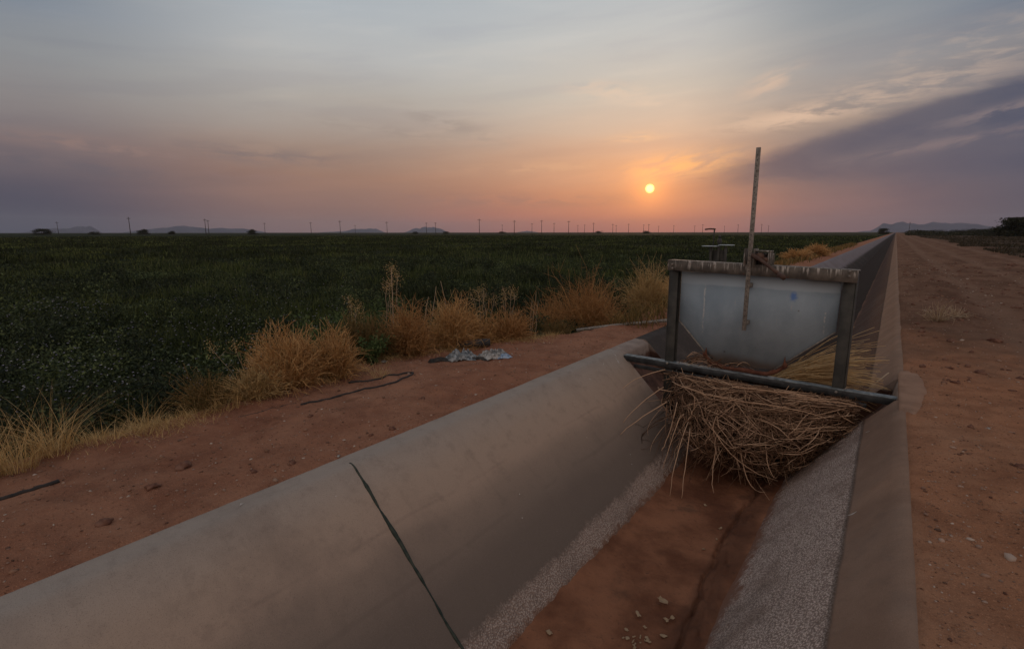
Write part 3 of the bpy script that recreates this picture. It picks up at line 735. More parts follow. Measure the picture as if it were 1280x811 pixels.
# ------------------------------------------------------------------ plants
def blades(B, H, AZ, LEAN, W, K=4):
    """ribbons: base B (N,3), height, heading, lean, width"""
    N = len(B); t_ = np.linspace(0, 1, K)
    d = np.stack([np.cos(AZ), np.sin(AZ), 0*AZ], -1)
    up = (H[:, None]*(t_[None]-.18*LEAN[:, None]*t_[None]**2))
    hz = H[:, None]*LEAN[:, None]*t_[None]**1.8
    C = B[:, None, :]+d[:, None, :]*hz[..., None]; C[..., 2] += up
    r = rng.uniform(0, math.pi, N); w = np.stack([np.cos(r), np.sin(r), 0*r], -1)*W[:, None]
    prof = np.array([.8, 1., .7, .06]) if K == 4 else np.linspace(1, .08, K)
    Lf = C-w[:, None, :]*prof[None, :, None]*.5; Rt = C+w[:, None, :]*prof[None, :, None]*.5
    V = np.stack([Lf, Rt], 2).reshape(-1, 3)
    n = np.arange(N)[:, None]*K*2; k = np.arange(K-1)[None]*2
    a = (n+k).ravel()
    return V, [np.stack([a, a+1, a+3, a+2], -1)]
def leaves(C, size):
    """small folded diamond leaves at C (N,3)"""
    N = len(C); size = np.broadcast_to(size, (N,))
    d = rng.normal(size=(N, 3)); d /= np.linalg.norm(d, axis=1, keepdims=True)
    e = np.cross(d, rng.normal(size=(N, 3))); e /= np.linalg.norm(e, axis=1, keepdims=True)+1e-9
    f = np.cross(d, e)
    a = C-d*size[:, None]*.5; b_ = C+e*size[:, None]*.22+f*size[:, None]*.06; c = C+d*size[:, None]*.5; g_ = C-e*size[:, None]*.22+f*size[:, None]*.06
    V = np.stack([a, b_, c, g_], 1).reshape(-1, 3); n = np.arange(N)[:, None]*4
    return V, [n+np.array([[0, 1, 2, 3]])]

# crop canopy: an uneven leafy surface from the bank to the horizon
def canopy_z(X, Y):
    r = np.hypot(X, Y)
    h = -.15+.30*fbm(X*.35, Y*.35, 4, 71)*sstep(120, 12, r)+.16*fbm(X*.05, Y*.05, 3, 72)+.22*fbm(X*1.4, Y*1.4, 4, 73)*sstep(60, 8, r)
    h += .10*sstep(20, 200, r)
    E = edge_x(Y); inn = sstep(.25, 1.6, E-X)
    return -.62+(h+.62)*inn, inn
xs = -np.concatenate([np.linspace(4.3, 16, 140), grow(16.1, 8800, .12, 1.05)])
ys = np.concatenate([-grow(4, 3000, .3, 1.25)[::-1], np.linspace(-3.9, 20, 240), grow(20.1, 8800, .12, 1.04)])
X, Y = np.meshgrid(xs, ys, indexing='ij')
Xe = np.minimum(X, edge_x(Y)-.15); Z, _ = canopy_z(Xe, Y)
r = np.hypot(Xe, Y); Z = Z-.16*sstep(90, 20, r)
mc, nt, b = mat_new('canopy', .95, .05); n = NB(nt); p = n.pos()
f = n.sst(n.noise(n.scalev(p, (1, 1, 0)), 3.5, 6, .7), .4, .62); f2 = n.sst(n.noise(n.scalev(p, (1, 1, 0)), .10, 5, .6), .42, .62)
c = n.mix(f, (.008, .012, .007), (.028, .040, .017)); c = n.mix(n.m('MULTIPLY', f2, .5), c, (.042, .052, .022))
n.put(b.inputs['Base Color'], c); n.put(b.inputs['Normal'], n.bump(n.noise(p, 5, 5, .7), 1, .25))
tag(grid_mesh('crop_field', Xe, Y, Z, mc), 'wide dark green crop field stretching to the horizon', 'field', kind='stuff')

def field_points(n, r0, r1, a0=-84, a1=6):
    rr = r0*(r1/r0)**rng.random(n); az = np.radians(rng.uniform(a0, a1, n))
    x = rr*np.sin(az); y = rr*np.cos(az); k = x < edge_x(y)-.2
    return x[k], y[k], rr[k]
parts = []
x, y, rr = field_points(330000, 4.8, 260)
z, inn = canopy_z(x, y)
cl = fbm(x*.55, y*.55, 3, 81)
H = (.16+.30*np.clip(cl+.45, 0, 1)**1.5)*rng.uniform(.6, 1.4, len(x))*np.clip(inn+.25, 0, 1)
H = np.where(rr > 60, H*.8, H)
parts.append(blades(np.stack([x, y, z-.24*inn*sstep(100, 30, rr)-.04], -1), H*1.25, rng.uniform(0, 6.28, len(x)), rng.uniform(.05, .7, len(x)), .006+.0016*rr))
V, F = merge(parts)
tag(np_mesh('field_grass', V, F, M['field_grass']), 'dark green grass and crop blades filling the field', 'grass', kind='stuff')
x, y, rr = field_points(300000, 4.6, 40)
z, inn = canopy_z(x, y)
k = fbm(x*.5+9, y*.5, 3, 85) > -.22
x, y, z, rr, inn = x[k], y[k], z[k], rr[k], inn[k]
C = np.stack([x, y, z+.05+(rng.uniform(-.42, .12, len(x))+.30*sstep(16, 6, rr)*np.clip(fbm(x*1.1, y*1.1, 3, 33)+.1, 0, 1)*rng.random(len(x)))*inn], -1)
sz = rng.uniform(.6, 1.5, len(x))*(.026+.0024*rr)
cx0, cy0, cr0 = field_points(420, 5.6, 26, -84, -20); cz0, ci0 = canopy_z(cx0, cy0)
for a0, b0, c0, i0_, r0_ in zip(cx0, cy0, cz0, ci0, cr0):
    m_ = 330; hh = rng.uniform(.22, .70)*(1 if r0_ > 7 else .7); wd_ = rng.uniform(.12, .32)*(1+.03*r0_); q = rng.normal(0, 1, (m_, 3)); tz = rng.random(m_)
    q = np.stack([a0+q[:, 0]*wd_*(1-.6*tz), b0+q[:, 1]*wd_*(1-.6*tz), c0-.1+tz*hh], -1)
    C = np.concatenate([C, q]); sz = np.concatenate([sz, rng.uniform(.5, 1.5, m_)*(.022+.0022*r0_)])
V, F = leaves(C, sz)
tag(np_mesh('field_weeds', V, F, M['field_leaf']), 'dark low leafy weeds growing thick along the field edge', 'weeds', kind='stuff')
GT = strand_mat('tall_grass', [(.04, .058, .022), (.06, .085, .03), (.09, .115, .042), (.12, .135, .06)], .3)
parts = []
for (gx, gy, gr_, gn, gh) in ((-15, 6.3, 1.3, 900, .62), (-12.2, 6.4, .8, 500, .5), (-19, 10, 2.2, 900, .5), (-24, 11, 3.5, 1000, .5), (-16, 16, 3, 1100, .5), (-20, 27, 5, 1400, .6), (-11.5, 7.8, .8, 400, .5), (-30, 9, 4, 900, .5), (-12, 13, 1.8, 700, .45), (-9.3, 12.5, 1.2, 500, .45)):
    x = gx+rng.normal(0, gr_*.6, gn); y = gy+rng.normal(0, gr_*.45, gn); z, inn = canopy_z(x, y); rr = np.hypot(x, y)
    parts.append(blades(np.stack([x, y, z-.2], -1), gh*rng.uniform(.5, 1.1, gn), rng.uniform(0, 6.28, gn), rng.uniform(.05, .5, gn), .006+.0014*rr))
V, F = merge(parts); tag(np_mesh('tall_grass', V, F, GT), 'paler green tall grass in patches across the dark field', 'grass', kind='stuff')
# flowers
x, y, rr = field_points(1300, 6.0, 15, -83, -54); z, inn = canopy_z(x, y)
k = fbm(x*.8, y*.8, 3, 91) > -.02; x, y, z, rr = x[k], y[k], z[k], rr[k]
C = np.stack([x, y, z+rng.uniform(.15, .45, len(x))], -1)
parts = []
for q in range(5):
    a = 2*math.pi*q/5+rng.random(len(x))*.3; s_ = (.005+.0008*rr)*rng.uniform(.6, 1.4, len(x))
    tip = np.stack([np.cos(a)*s_, np.sin(a)*s_, s_*.5], -1); sd = np.stack([-np.sin(a)*s_*.4, np.cos(a)*s_*.4, 0*a], -1)
    Vq = np.stack([C, C+tip*.6+sd, C+tip, C+tip*.6-sd], 1).reshape(-1, 3); parts.append((Vq, [np.arange(len(x))[:, None]*4+np.array([[0, 1, 2, 3]])]))
V, F = merge(parts)
tag(np_mesh('wild_flowers', V, F, M['flower']), 'tiny white and violet flowers dotted over the dark weeds at left', 'flowers', kind='stuff')

def ground_z(x, y): return float(left_z(np.array([x]), np.array([y]))[0]+.008) if x < -1 else float(right_z(np.array([x]), np.array([y]))[0]+.008)

def bush(name, x, y, rx, ry, h, n, mat, label, group=None, seed=0, rad=.0028, twig=3, up=.5, cat='bush', z=None):
    """brittle dry bush: curved stems from the base, each carrying short forked twigs"""
    g_ = np.random.default_rng(seed+100); K = 7
    z0 = ground_z(x, y) if z is None else z
    ph = g_.uniform(0, 2*math.pi, n); el = np.arcsin(np.clip(g_.uniform(up*0, 1, n)**.7, 0, 1))
    n0 = n; shell = g_.uniform(.45, 1.0, n)*(1+.55*fbm(np.cos(ph)*1.7+seed, np.sin(ph)*1.7+el, 3, seed))
    end = np.stack([np.cos(ph)*np.cos(el)*rx*shell, np.sin(ph)*np.cos(el)*ry*shell, h*np.sin(el)*shell*1.05+.03], -1)
    st = np.stack([end[:, 0]*.35*g_.random(n), end[:, 1]*.35*g_.random(n), 0*ph-.02], -1)
    t_ = np.linspace(0, 1, K)[None, :, None]
    mid = (st+end)*.5+np.stack([0*ph, 0*ph, .18*h*np.ones(n)], -1)+g_.normal(0, .05, (n, 3))*h
    P = (1-t_)**2*st[:, None]+2*t_*(1-t_)*mid[:, None]+t_**2*end[:, None]
    P += np.cumsum(g_.normal(0, .030*h, P.shape), 1)*t_
    parts = [tubes(P, rad*np.linspace(1.3, .5, K)[None], 3)]
    m_ = n*twig; src = g_.integers(0, n, m_); kk = g_.integers(2, K, m_)
    b0 = P[src, kk]; d = P[src, kk]-P[src, kk-1]; d /= np.linalg.norm(d, axis=1, keepdims=True)+1e-9
    d = d+g_.normal(0, 1.0, (m_, 3))+[0, 0, .2]; d /= np.linalg.norm(d, axis=1, keepdims=True)
    ln = .20*h*g_.uniform(.4, 1.5, m_); K2 = 4; t2 = np.linspace(0, 1, K2)[None, :, None]
    Q = b0[:, None]+d[:, None]*ln[:, None, None]*t2+g_.normal(0, .18, (m_, 1, 3))*ln[:, None, None]*t2**2
    parts.append(tubes(Q, rad*.72*np.linspace(1, .5, K2)[None], 3))
    V, F = merge(parts); V = V+[x, y, z0]
    V[:, 2] = np.maximum(V[:, 2], z0-.35)
    o = np_mesh(name, V, F, mat); base_at(o, (x, y, z0)); tag(o, label, cat, group); return o

GB = 'dry bushes along the field edge'
bush('dry_bush', -4.95, 2.78, .52, .50, .62, 620, M['orange_dry'], 'rounded orange dry tumbleweed, nearest big bush on the left bank', GB, 1, .0036, 5)
bush('dry_bush', -4.78, 3.22, .36, .34, .50, 380, M['orange_dry'], 'smaller orange dry tumbleweed leaning on the right side of the nearest round bush', GB, 2, .0036, 5)
bush('dry_bush', -4.82, 2.35, .36, .36, .30, 260, M['straw'], 'low straw coloured tangle at the left foot of the nearest orange bush', GB, 3, .0034, 4)
bush('green_bush', -5.30, 3.95, .46, .42, .60, 320, M['olive_dry'], 'olive green half dry bush between the two groups of orange bushes', GB, 4, .0042, 4)
bush('dry_bush', -5.12, 4.62, .46, .42, .62, 420, M['rust_dry'], 'rust orange dry bush with pale bare stalks rising above it, left of the litter', GB, 5, .0042, 5)
bush('dry_bush', -4.98, 5.28, .50, .45, .60, 460, M['orange_dry'], 'bright orange dry bush directly behind the grey plastic litter', GB, 6, .0042, 5)
bush('dry_bush', -4.62, 6.15, .50, .45, .46, 380, M['rust_dry'], 'low orange dry bush behind the short grey pipe', GB, 7, .0042, 5)
bush('dry_bush', -4.25, 6.95, .35, .35, .24, 350, M['olive_dry'], 'small brownish dry bush at the right end of the litter bushes', GB, 8, .003, 3)
bush('feathery_bush', -4.75, 9.0, 1.05, .8, 1.30, 950, M['rust_dry'], 'tall feathery rust red dry bush standing left of the gate', GB, 9, .004, 3)
bush('feathery_bush', -5.35, 8.4, .8, .7, .95, 480, M['rust_dry'], 'lower left lobe of dry rust brush beside the tall feathery bush', GB, 19, .004, 3)
bush('straw_bush', -4.15, 10.5, .75, .6, .95, 560, M['straw'], 'pale straw bush half hidden by the left gate post', GB, 10, .004, 3)
bush('straw_bush', -4.0, 12.6, .9, .9, .52, 1000, M['orange_dry'], 'dry orange brush seen through the gap under the gate crossbeam', GB, 11, .005, 3)
bush('straw_bush', -4.1, 16.0, 1.0, 1.2, .50, 900, M['rust_dry'], 'low brown dry brush far behind the gate plate', GB, 12, .006, 3)
bush('straw_bush', -4.1, 40, 1.0, 1.8, .75, 700, M['orange_dry'], 'small bright orange clump on the far bank right of the stem', GB, 13, .016, 3)
bush('straw_bush', -4.5, 34, 1.0, 1.5, .6, 500, M['orange_dry'], 'orange clump on the far bank just left of the other far clump', GB, 14, .016, 3)
bush('twig_shrub', .75, 11.6, .45, .5, .30, 60, M['pale_stalk'], 'sparse bare pale twigs on the road edge beyond the gate', None, 15, .005, 3, cat='shrub')
bush('twig_shrub', 1.05, 12.4, .35, .4, .18, 40, M['pale_stalk'], 'very low flattened pale twigs beyond the bare twig shrub on the road', None, 16, .005, 3, cat='shrub')

# leafy green weeds among the dry bushes
def weed(x, y, r, h, n, label, seed, mat='green_leaf', group='leafy green weeds by the bank'):
    g_ = np.random.default_rng(seed+500); z0 = ground_z(x, y); root = tag(empty('leafy_weed', (x, y, z0)), label, 'weed', group)
    ns = 22; K = 7; ph = g_.uniform(0, 6.28, ns); rr_ = r*np.sqrt(g_.random(ns))
    end = np.stack([np.cos(ph)*rr_, np.sin(ph)*rr_, h*g_.uniform(.6, 1.05, ns)], -1); t_ = np.linspace(0, 1, K)[None, :, None]
    P = end[:, None]*np.concatenate([t_**1.5, t_**1.5, t_], -1)+g_.normal(0, .012, (ns, K, 3))
    V, F = tubes(P, .004*np.linspace(1.2, .5, K)[None], 4); np_mesh('stem', V, F, M['field_leaf'], root)
    s = g_.integers(0, ns, n); f_ = g_.random(n)**.6*(K-1.001); i0 = f_.astype(int); fr = (f_-i0)[:, None]
    C = P[s, i0]*(1-fr)+P[s, i0+1]*fr+g_.normal(0, .035, (n, 3))*[1, 1, .8]
    V, F = leaves(C, g_.uniform(.03, .06, n)); np_mesh('foliage', V, F, M[mat], root)
    return root
weed(-6.1, 4.25, .45, 1.0, 1700, 'fresh green leafy weed standing behind the nearest round orange bush', 1)
weed(-6.6, 5.3, .5, 1.02, 1700, 'green leafy weed behind the olive bush', 2)
weed(-5.75, 3.7, .40, .88, 1300, 'broad green weed pushing up between the orange bush and olive bush', 3)
weed(-5.75, 5.0, .4, .86, 1300, 'dark green weed rising behind the orange bushes near the litter', 4, 'field_leaf')
weed(-5.55, 1.9, .35, .62, 1100, 'dark green weed behind the straw grass at far left', 5, 'field_leaf')
weed(-5.35, 1.15, .35, .45, 1000, 'dark weed just behind the leftmost straw tufts', 6, 'field_leaf')
weed(-4.95, 3.85, .22, .34, 700, 'small green weed at the right foot of the nearest orange bush', 7)

# tall dead stalks with seed heads
def stalk_plant(x, y, h, ns, label, seed, heads=True, lean=.15, r=.0045):
    g_ = np.random.default_rng(seed+900); z0 = ground_z(x, y); K = 8
    root = tag(empty('dead_stalk', (x, y, z0)), label, 'dead weed', 'tall dead stalks by the bushes')
    t_ = np.linspace(0, 1, K)[None, :, None]; end = np.stack([g_.normal(0, lean*h, ns), g_.normal(0, lean*h, ns), h*g_.uniform(.75, 1, ns)], -1)
    b0 = g_.normal(0, .04, (ns, 1, 3))*[1, 1, 0]
    P = b0+end[:, None]*np.concatenate([t_**1.3, t_**1.3, t_], -1)+g_.normal(0, .008, (ns, K, 3))*t_
    for q in range(ns):
        pr_ = [tubes(P[q:q+1], r*np.linspace(1.2, .5, K)[None], 5)]
        if heads:
            nb = 9; kk = g_.integers(3, K, nb); d = g_.normal(0, 1, (nb, 3))*[1, 1, .3]+[0, 0, .9]; d /= np.linalg.norm(d, axis=1, keepdims=True)
            Q = P[q, kk][:, None]+d[:, None]*g_.uniform(.04, .14, nb)[:, None, None]*np.linspace(0, 1, 4)[None, :, None]
            pr_.append(tubes(Q, r*.5*np.ones((1, 4)), 3))
        V, F = merge(pr_); np_mesh('stem', V, F, M['pale_stalk'], root)
        if heads:
            C = P[q, -1]+g_.normal(0, 1, (80, 3))*[.045, .045, .055]
            V, F = leaves(C, .018); np_mesh('seed_head', V, F, M['straw'], root)['kind'] = 'stuff'
    return root
stalk_plant(-5.38, 4.55, 1.28, 5, 'tallest dead stalk with a bushy straw seed head above the orange bushes', 1, True, .045)
stalk_plant(-5.2, 5.05, 1.02, 2, 'bare crossing pale stalks leaning left above the orange bush', 2, False, .22, .006)
stalk_plant(-5.1, 5.35, 1.05, 2, 'long bare pale stalk leaning right above the bright orange bush', 3, False, .18, .006)
stalk_plant(-5.0, 6.05, .98, 5, 'cluster of dead stalks with small seed heads right of the bare leaning stalks', 4, True, .10)
stalk_plant(-4.85, 6.45, .95, 4, 'upright dead stalks with thin seed heads behind the short grey pipe', 5, True, .08)
stalk_plant(-4.55, 6.75, .85, 3, 'rightmost thin bare dead stalks of the litter bushes', 6, False, .10, .005)
stalk_plant(-5.65, 4.1, .95, 3, 'thin bent dead stalk over the olive bush', 7, True, .2, .0035)
stalk_plant(-6.3, 4.9, 1.05, 3, 'thin dead stalks standing in the green weeds behind the olive bush', 8, False, .12, .0035)
stalk_plant(-5.9, 2.9, .85, 4, 'wiry dead stalks behind the nearest round orange bush', 9, True, .2, .003)

# straw tufts along the left foreground
TUFTS = [(-4.70, .42, .44, 'straw grass tuft at the very left edge of the bank'), (-4.72, .62, .50, 'tall pale straw tuft, second from the left edge'),
         (-4.85, .85, .46, 'straw tuft with an arching blade beside the tallest tuft'), (-4.80, 1.12, .18, 'short straw tuft in front of the dark weeds at left'),
         (-4.82, 1.36, .15, 'spreading straw tuft midway between the left edge and the round bush'), (-4.80, 1.60, .16, 'low wispy straw tuft near the middle of the straw row'),
         (-4.84, 1.84, .18, 'upright straw tuft just before the round orange bush'), (-4.78, 2.05, .28, 'short dense straw tuft touching the low straw tangle'),
         (-4.6, .05, .34, 'straw tuft cut by the left edge of the view'), (-5.05, 1.5, .30, 'tall thin straw tuft standing in the dark weeds'),
         (-5.05, 2.05, .34, 'wiry tall tuft behind the short dense tuft'), (-4.45, 3.55, .22, 'tiny straw tuft right of the small orange tumbleweed')]
for q, (x, y, h, lb) in enumerate(TUFTS):
    N = 230 if y < 1 else 110; g_ = np.random.default_rng(q+40); z0 = ground_z(x, y)
    rr_ = .12*np.sqrt(g_.random(N)); an = g_.uniform(0, 6.28, N)
    B = np.stack([x+rr_*np.cos(an), y+rr_*np.sin(an), np.full(N, z0-.01)], -1)
    V, F = blades(B, h*(.25+.95*g_.random(N)**1.6), an+g_.normal(0, .9, N), np.abs(g_.normal(.7, .55, N)), g_.uniform(.0028, .006, N), 5)
    o = np_mesh('straw_tuft', V, F, M['straw']); base_at(o, (x, y, z0)); tag(o, lb, 'grass tuft', 'straw tufts on the bank edge')
# fringe of short dry grass, uncountable
N = 9000; y = rng.uniform(-1.0, 6.8, N); x = edge_x(y)+rng.normal(.0, .15, N)-.08+.25*fbm(y*1.2, y*0, 3, 4)
k = fbm(x*2.1, y*2.1, 3, 95) > -.12; x, y = x[k], y[k]; N = len(x)
B = np.stack([x, y, left_z(x, y)], -1)
V, F = blades(B, rng.uniform(.02, .11, N)*(1+.5*np.clip(fbm(y*1.5, y*0, 3, 14)*2, -.6, 1)), rng.uniform(0, 6.28, N), rng.uniform(.4, 2.2, N), rng.uniform(.003, .006, N), 5)
tag(np_mesh('dry_grass', V, F, M['straw']), 'short dry straw fringe along the edge of the dirt bank', 'grass', kind='stuff')
N = 5000; y = 8+70*rng.random(N)**1.5; x = edge_x(y)+rng.normal(-.1, .3, N)
B = np.stack([x, y, left_z(x, y)], -1)
V, F = blades(B, rng.uniform(.1, .4, N), rng.uniform(0, 6.28, N), rng.uniform(.2, 1., N), .005+.0012*y)
tag(np_mesh('bank_grass', V, F, M['olive_dry']), 'thin olive dry grass on the far bank beyond the gate', 'grass', kind='stuff')

# ------------------------------------------------------------------ gravel, clods, litter
def pebbles(x, y, z, s):
    V0, F0 = ICO1; N = len(x); D = 1+.3*rng.normal(size=(N, len(V0), 1))*.6
    sc_ = np.stack([s*rng.uniform(.7, 1.3, N), s*rng.uniform(.7, 1.3, N), s*rng.uniform(.35, .8, N)], -1)
    V = V0[None]*D*sc_[:, None]+np.stack([x, y, z+s*.2], -1)[:, None]
    return V.reshape(-1, 3), [(F0[None]+(np.arange(N)*len(V0))[:, None, None]).reshape(-1, 3)]
N = 16000; y = 1.8*(40/1.8)**rng.random(N); x = .30+rng.random(N)**1.2*(1+.35*y)
s = .0024*np.exp(rng.normal(0, .6, N))*(1+.10*y); s = np.minimum(s, .03)
V1 = pebbles(x, y, right_z(x, y)+.008, s)
N = 9000; y = rng.uniform(-.8, 9, N); x = rng.uniform(-4.9, -3.08, N); k = x > edge_x(y); x, y = x[k], y[k]; N = len(x)
V2 = pebbles(x, y, left_z(x, y)+.008, np.minimum(.0034*np.exp(rng.normal(0, .6, N)), .018))
V, F = merge([V1, V2]); tag(np_mesh('gravel', V, F, M['pebble'], None, True), 'loose gravel and grit scattered over the dirt banks', 'gravel', kind='stuff')

def clod(name, x, y, s, label, seed, group=None, mat='rock', flat=.55):
    g_ = np.random.default_rng(seed+70); V0, F0 = ICO3; d = 1+.9*fbm(V0[:, 0]*1.7+seed, V0[:, 1]*1.7+V0[:, 2]*1.3, 5, seed)
    z0 = ground_z(x, y); V = V0*d[:, None]*[s*1.0, s*.75, s*flat]; a = g_.uniform(0, 6.28); c_, s_ = math.cos(a), math.sin(a)
    V = V@np.array([[c_, s_, 0], [-s_, c_, 0], [0, 0, 1]])+[x, y, z0+s*.18]
    o = np_mesh(name, V, F0, M[mat], None, False); base_at(o, (x, y, z0)); tag(o, label, 'clod' if name == 'dirt_clod' else 'stone', group)
bush('dry_bush', -5.3, 5.6, .45, .4, .80, 300, M['straw'], 'taller straw coloured dry weeds behind the bright orange bush', GB, 30, .004, 4)
bush('dry_bush', -4.85, 5.72, .42, .36, .50, 330, M['orange_dry'], 'low orange tangle between the bright orange bush and the bush behind the pipe', GB, 31, .0042, 5)
bush('dry_bush', -5.35, 4.25, .40, .36, .52, 300, M['olive_dry'], 'olive tangle merging the green weed into the rust orange bush', GB, 32, .0042, 4)
bush('dry_bush', -5.0, 2.0, .40, .34, .30, 240, M['olive_dry'], 'dull olive tangle behind the straw row left of the round bush', GB, 33, .0036, 4)
GC = 'dirt clods on the banks'
CL = [(-3.16, 2.62, .030, 'dark clod against the left lip above the sealed joint'), (-3.20, 2.44, .018, 'small pale clod beside the dark clod on the left lip'),
      (-3.22, 1.78, .028, 'brown clod near the left lip, below the sealed joint'), (-3.30, 1.55, .022, 'reddish clod a step in from the left lip'),
      (-3.75, 1.3, .045, 'wide flat dark clod in the middle of the near left bank'), (-3.55, 1.05, .035, 'dark crumbled clod at lower left near the concrete'),
      (-3.35, .75, .040, 'lumpy clod at the lower left against the concrete lip'), (-3.9, 2.35, .022, 'small clod below the black hose'),
      (-3.5, 3.3, .024, 'lone clod on the bare bank right of the hose'), (.86, 4.72, .035, 'dark broken clod at the right edge of the road'),
      (.66, 5.45, .024, 'brown clod halfway between the lip and the right edge of the road'), (.95, 7.8, .05, 'reddish clod on the road beyond the gate'),
      (1.3, 9.9, .07, 'large dark clod in the churned soil beyond the gate'), (.8, 9.6, .05, 'dark clod beside the canal lip past the gate')]
CRN = np.random.default_rng(5)
xs_c = CRN.uniform(.4, 5, 420)**1.0; ys_c = 7+28*CRN.random(420)**1.6; kk_ = xs_c < .35+.28*ys_c
xs_c, ys_c = xs_c[kk_], ys_c[kk_]
Vc = pebbles(xs_c, ys_c, right_z(xs_c, ys_c)+.004, CRN.uniform(.012, .035, len(xs_c))*(1+.03*ys_c))
tag(np_mesh('crumbled_soil', Vc[0], Vc[1], M['rock'], None, False), 'small crumbled soil lumps on the road beyond the gate', 'soil lumps', kind='stuff')
for q, (x, y, s, lb) in enumerate(CL): clod('dirt_clod', x, y, s, lb, q, GC)
clod('pale_stone', .78, 5.55, .016, 'small white stone on the road at right', 31, None, 'pale_sheet')
clod('pale_stone', -3.07, 2.05, .012, 'white chip on the left concrete lip near the joint', 33, None, 'pale_sheet')
clod('pale_stone', -4.98, 4.05, .035, 'white stone at the foot of the bushes left of the litter', 32, None, 'pale_sheet')

def crumple(name, x, y, rx, ry, h, mat, label, seed, cat, rot=0, zadd=0):
    n1 = 34; u, v = np.meshgrid(np.linspace(-1, 1, n1), np.linspace(-1, 1, n1), indexing='ij')
    ridge = 1-np.abs(2*fbm(u*1.8+seed, v*1.8, 4, seed)); ridge2 = 1-np.abs(2*fbm(u*5+seed, v*5, 4, seed+3))
    Z = 1.0*h*np.clip((ridge*.6+ridge2*.6-.35), .02, 2)*(1-.75*np.clip(u*u+v*v, 0, 1.2)**1.5)
    rim = 1+.25*fbm(u*2+5, v*2, 3, seed+9)
    X = u*rx*rim+.1*rx*fbm(u*5, v*5, 2, seed+1); Y = v*ry*rim+.1*ry*fbm(v*5, u*5, 2, seed+2)
    c_, s_ = math.cos(rot), math.sin(rot); z0 = ground_z(x, y)
    XX = x+X*c_-Y*s_; YY = y+X*s_+Y*c_
    gz = (left_z(XX, YY) if x < -1 else right_z(XX, YY))+.012+zadd
    o = grid_mesh(name, XX, YY, gz+np.maximum(Z, 0), mat, None, False); base_at(o, (x, y, z0))
    md = o.modifiers.new('thick', 'SOLIDIFY'); md.thickness = .003
    tag(o, label, cat); return o
crumple('plastic_sheet', -4.30, 4.72, .20, .15, .17, M['grey_plastic'], 'crumpled grey plastic sheet, left half of the litter on the bank', 2, 'litter', .6)
crumple('foil_sheet', -4.04, 5.02, .21, .13, .14, M['pale_sheet'], 'pale crumpled sheet, right half of the litter on the bank', 5, 'litter', .9)
crumple('blue_scrap', -3.86, 5.06, .09, .07, .07, M['blue_scrap'], 'small pale blue scrap at the right end of the litter', 8, 'litter', .2)
crumple('dark_rag', -4.42, 4.46, .13, .07, .06, M['dark_scrap'], 'flat black rag at the left end of the litter', 11, 'litter', .8)
crumple('dark_rag', -4.12, 4.80, .16, .07, .05, M['dark_scrap'], 'black rag tucked between the grey and pale sheets', 12, 'litter', .7)
V, F = tubes(np.array([[(-4.82, 5.20, .05), (-4.68, 5.36, .055), (-4.50, 5.56, .06)]]), np.full((1, 3), .055), 16)
o = np_mesh('grey_pipe', V, F, M['wire'], None, True); tag(base_at(o, (-4.68, 5.36, .0)), 'short grey pipe end lying under the orange bush behind the litter', 'pipe')

def spline(pts, n):
    p = np.array(pts, dtype=float); p = np.concatenate([[2*p[0]-p[1]], p, [2*p[-1]-p[-2]]]); out = []
    m_ = len(p)-3
    for q in np.linspace(0, m_-1e-6, n):
        k = int(q); t_ = q-k; a, b_, c, d = p[k:k+4]
        out.append(.5*((2*b_)+(-a+c)*t_+(2*a-5*b_+4*c-d)*t_**2+(-a+3*b_-3*c+d)*t_**3))
    return np.array(out)
def hose(name, pts, r, label):
    P = spline([(x, y, 0) for x, y in pts], 70); P[:, 2] = left_z(P[:, 0], P[:, 1])+r*.7
    V, F = tubes(P[None], np.full((1, 70), r), 8); o = np_mesh(name, V, F, M['hose'], None, True); tag(base_at(o, tuple(P[35])), label, 'hose')
hose('black_hose', [(-4.29, 2.50), (-4.24, 2.80), (-4.20, 3.12), (-4.13, 3.42), (-4.17, 3.72), (-4.24, 3.84), (-4.32, 3.74), (-4.36, 3.50), (-4.45, 3.30), (-4.50, 3.18)], .014, 'black hose curling back on itself on the left bank')
hose('black_hose', [(-4.22, .22), (-4.20, .42), (-4.19, .58), (-4.205, .74)], .016, 'short black hose end at the far left of the bank')
hose('thin_hose', [(-4.44, 2.0), (-4.40, 2.18), (-4.42, 2.36), (-4.37, 2.5)], .006, 'thin dark cord end at the foot of the nearest orange bush')

# scraps of dry leaf and paper on the mud
def scrap(x, y, s, label, seed, group, lift=.012):
    g_ = np.random.default_rng(seed+300); n1 = 6; s = s*.8
    u, v = np.meshgrid(np.linspace(-1, 1, n1), np.linspace(-1, 1, n1), indexing='ij')
    a = g_.uniform(0, 6.28); c_, s_ = math.cos(a), math.sin(a); X = u*s*(1+.3*g_.normal(size=u.shape)*.3); Y = v*s*g_.uniform(.2, .8)*(1-g_.uniform(0, .6)*u*u)*(1+.35*g_.normal(size=(n1, 1)))
    Z = s*g_.uniform(.1, .6)*(u*g_.normal()*.5+u*u*.4+v*v*g_.uniform(-.6, .6)+.12*g_.normal(size=u.shape))+s*.35
    o = grid_mesh('leaf_scrap', x+X*c_-Y*s_, y+X*s_+Y*c_, -1.105+lift+Z, M['scrap'], None, False)
    base_at(o, (x, y, -1.08)); md = o.modifiers.new('thick', 'SOLIDIFY'); md.thickness = .002
    tag(o, label, 'leaf scrap', group)
g_ = np.random.default_rng(12)
for q in range(60):
    x, y = -1.10+g_.normal(0, .045), 2.62+abs(g_.normal(0, .20))
    scrap(x, y, g_.uniform(.008, .026), 'one of the pale leaf scraps heaped at the bottom of the canal', q, 'leaf scraps heaped on the mud')
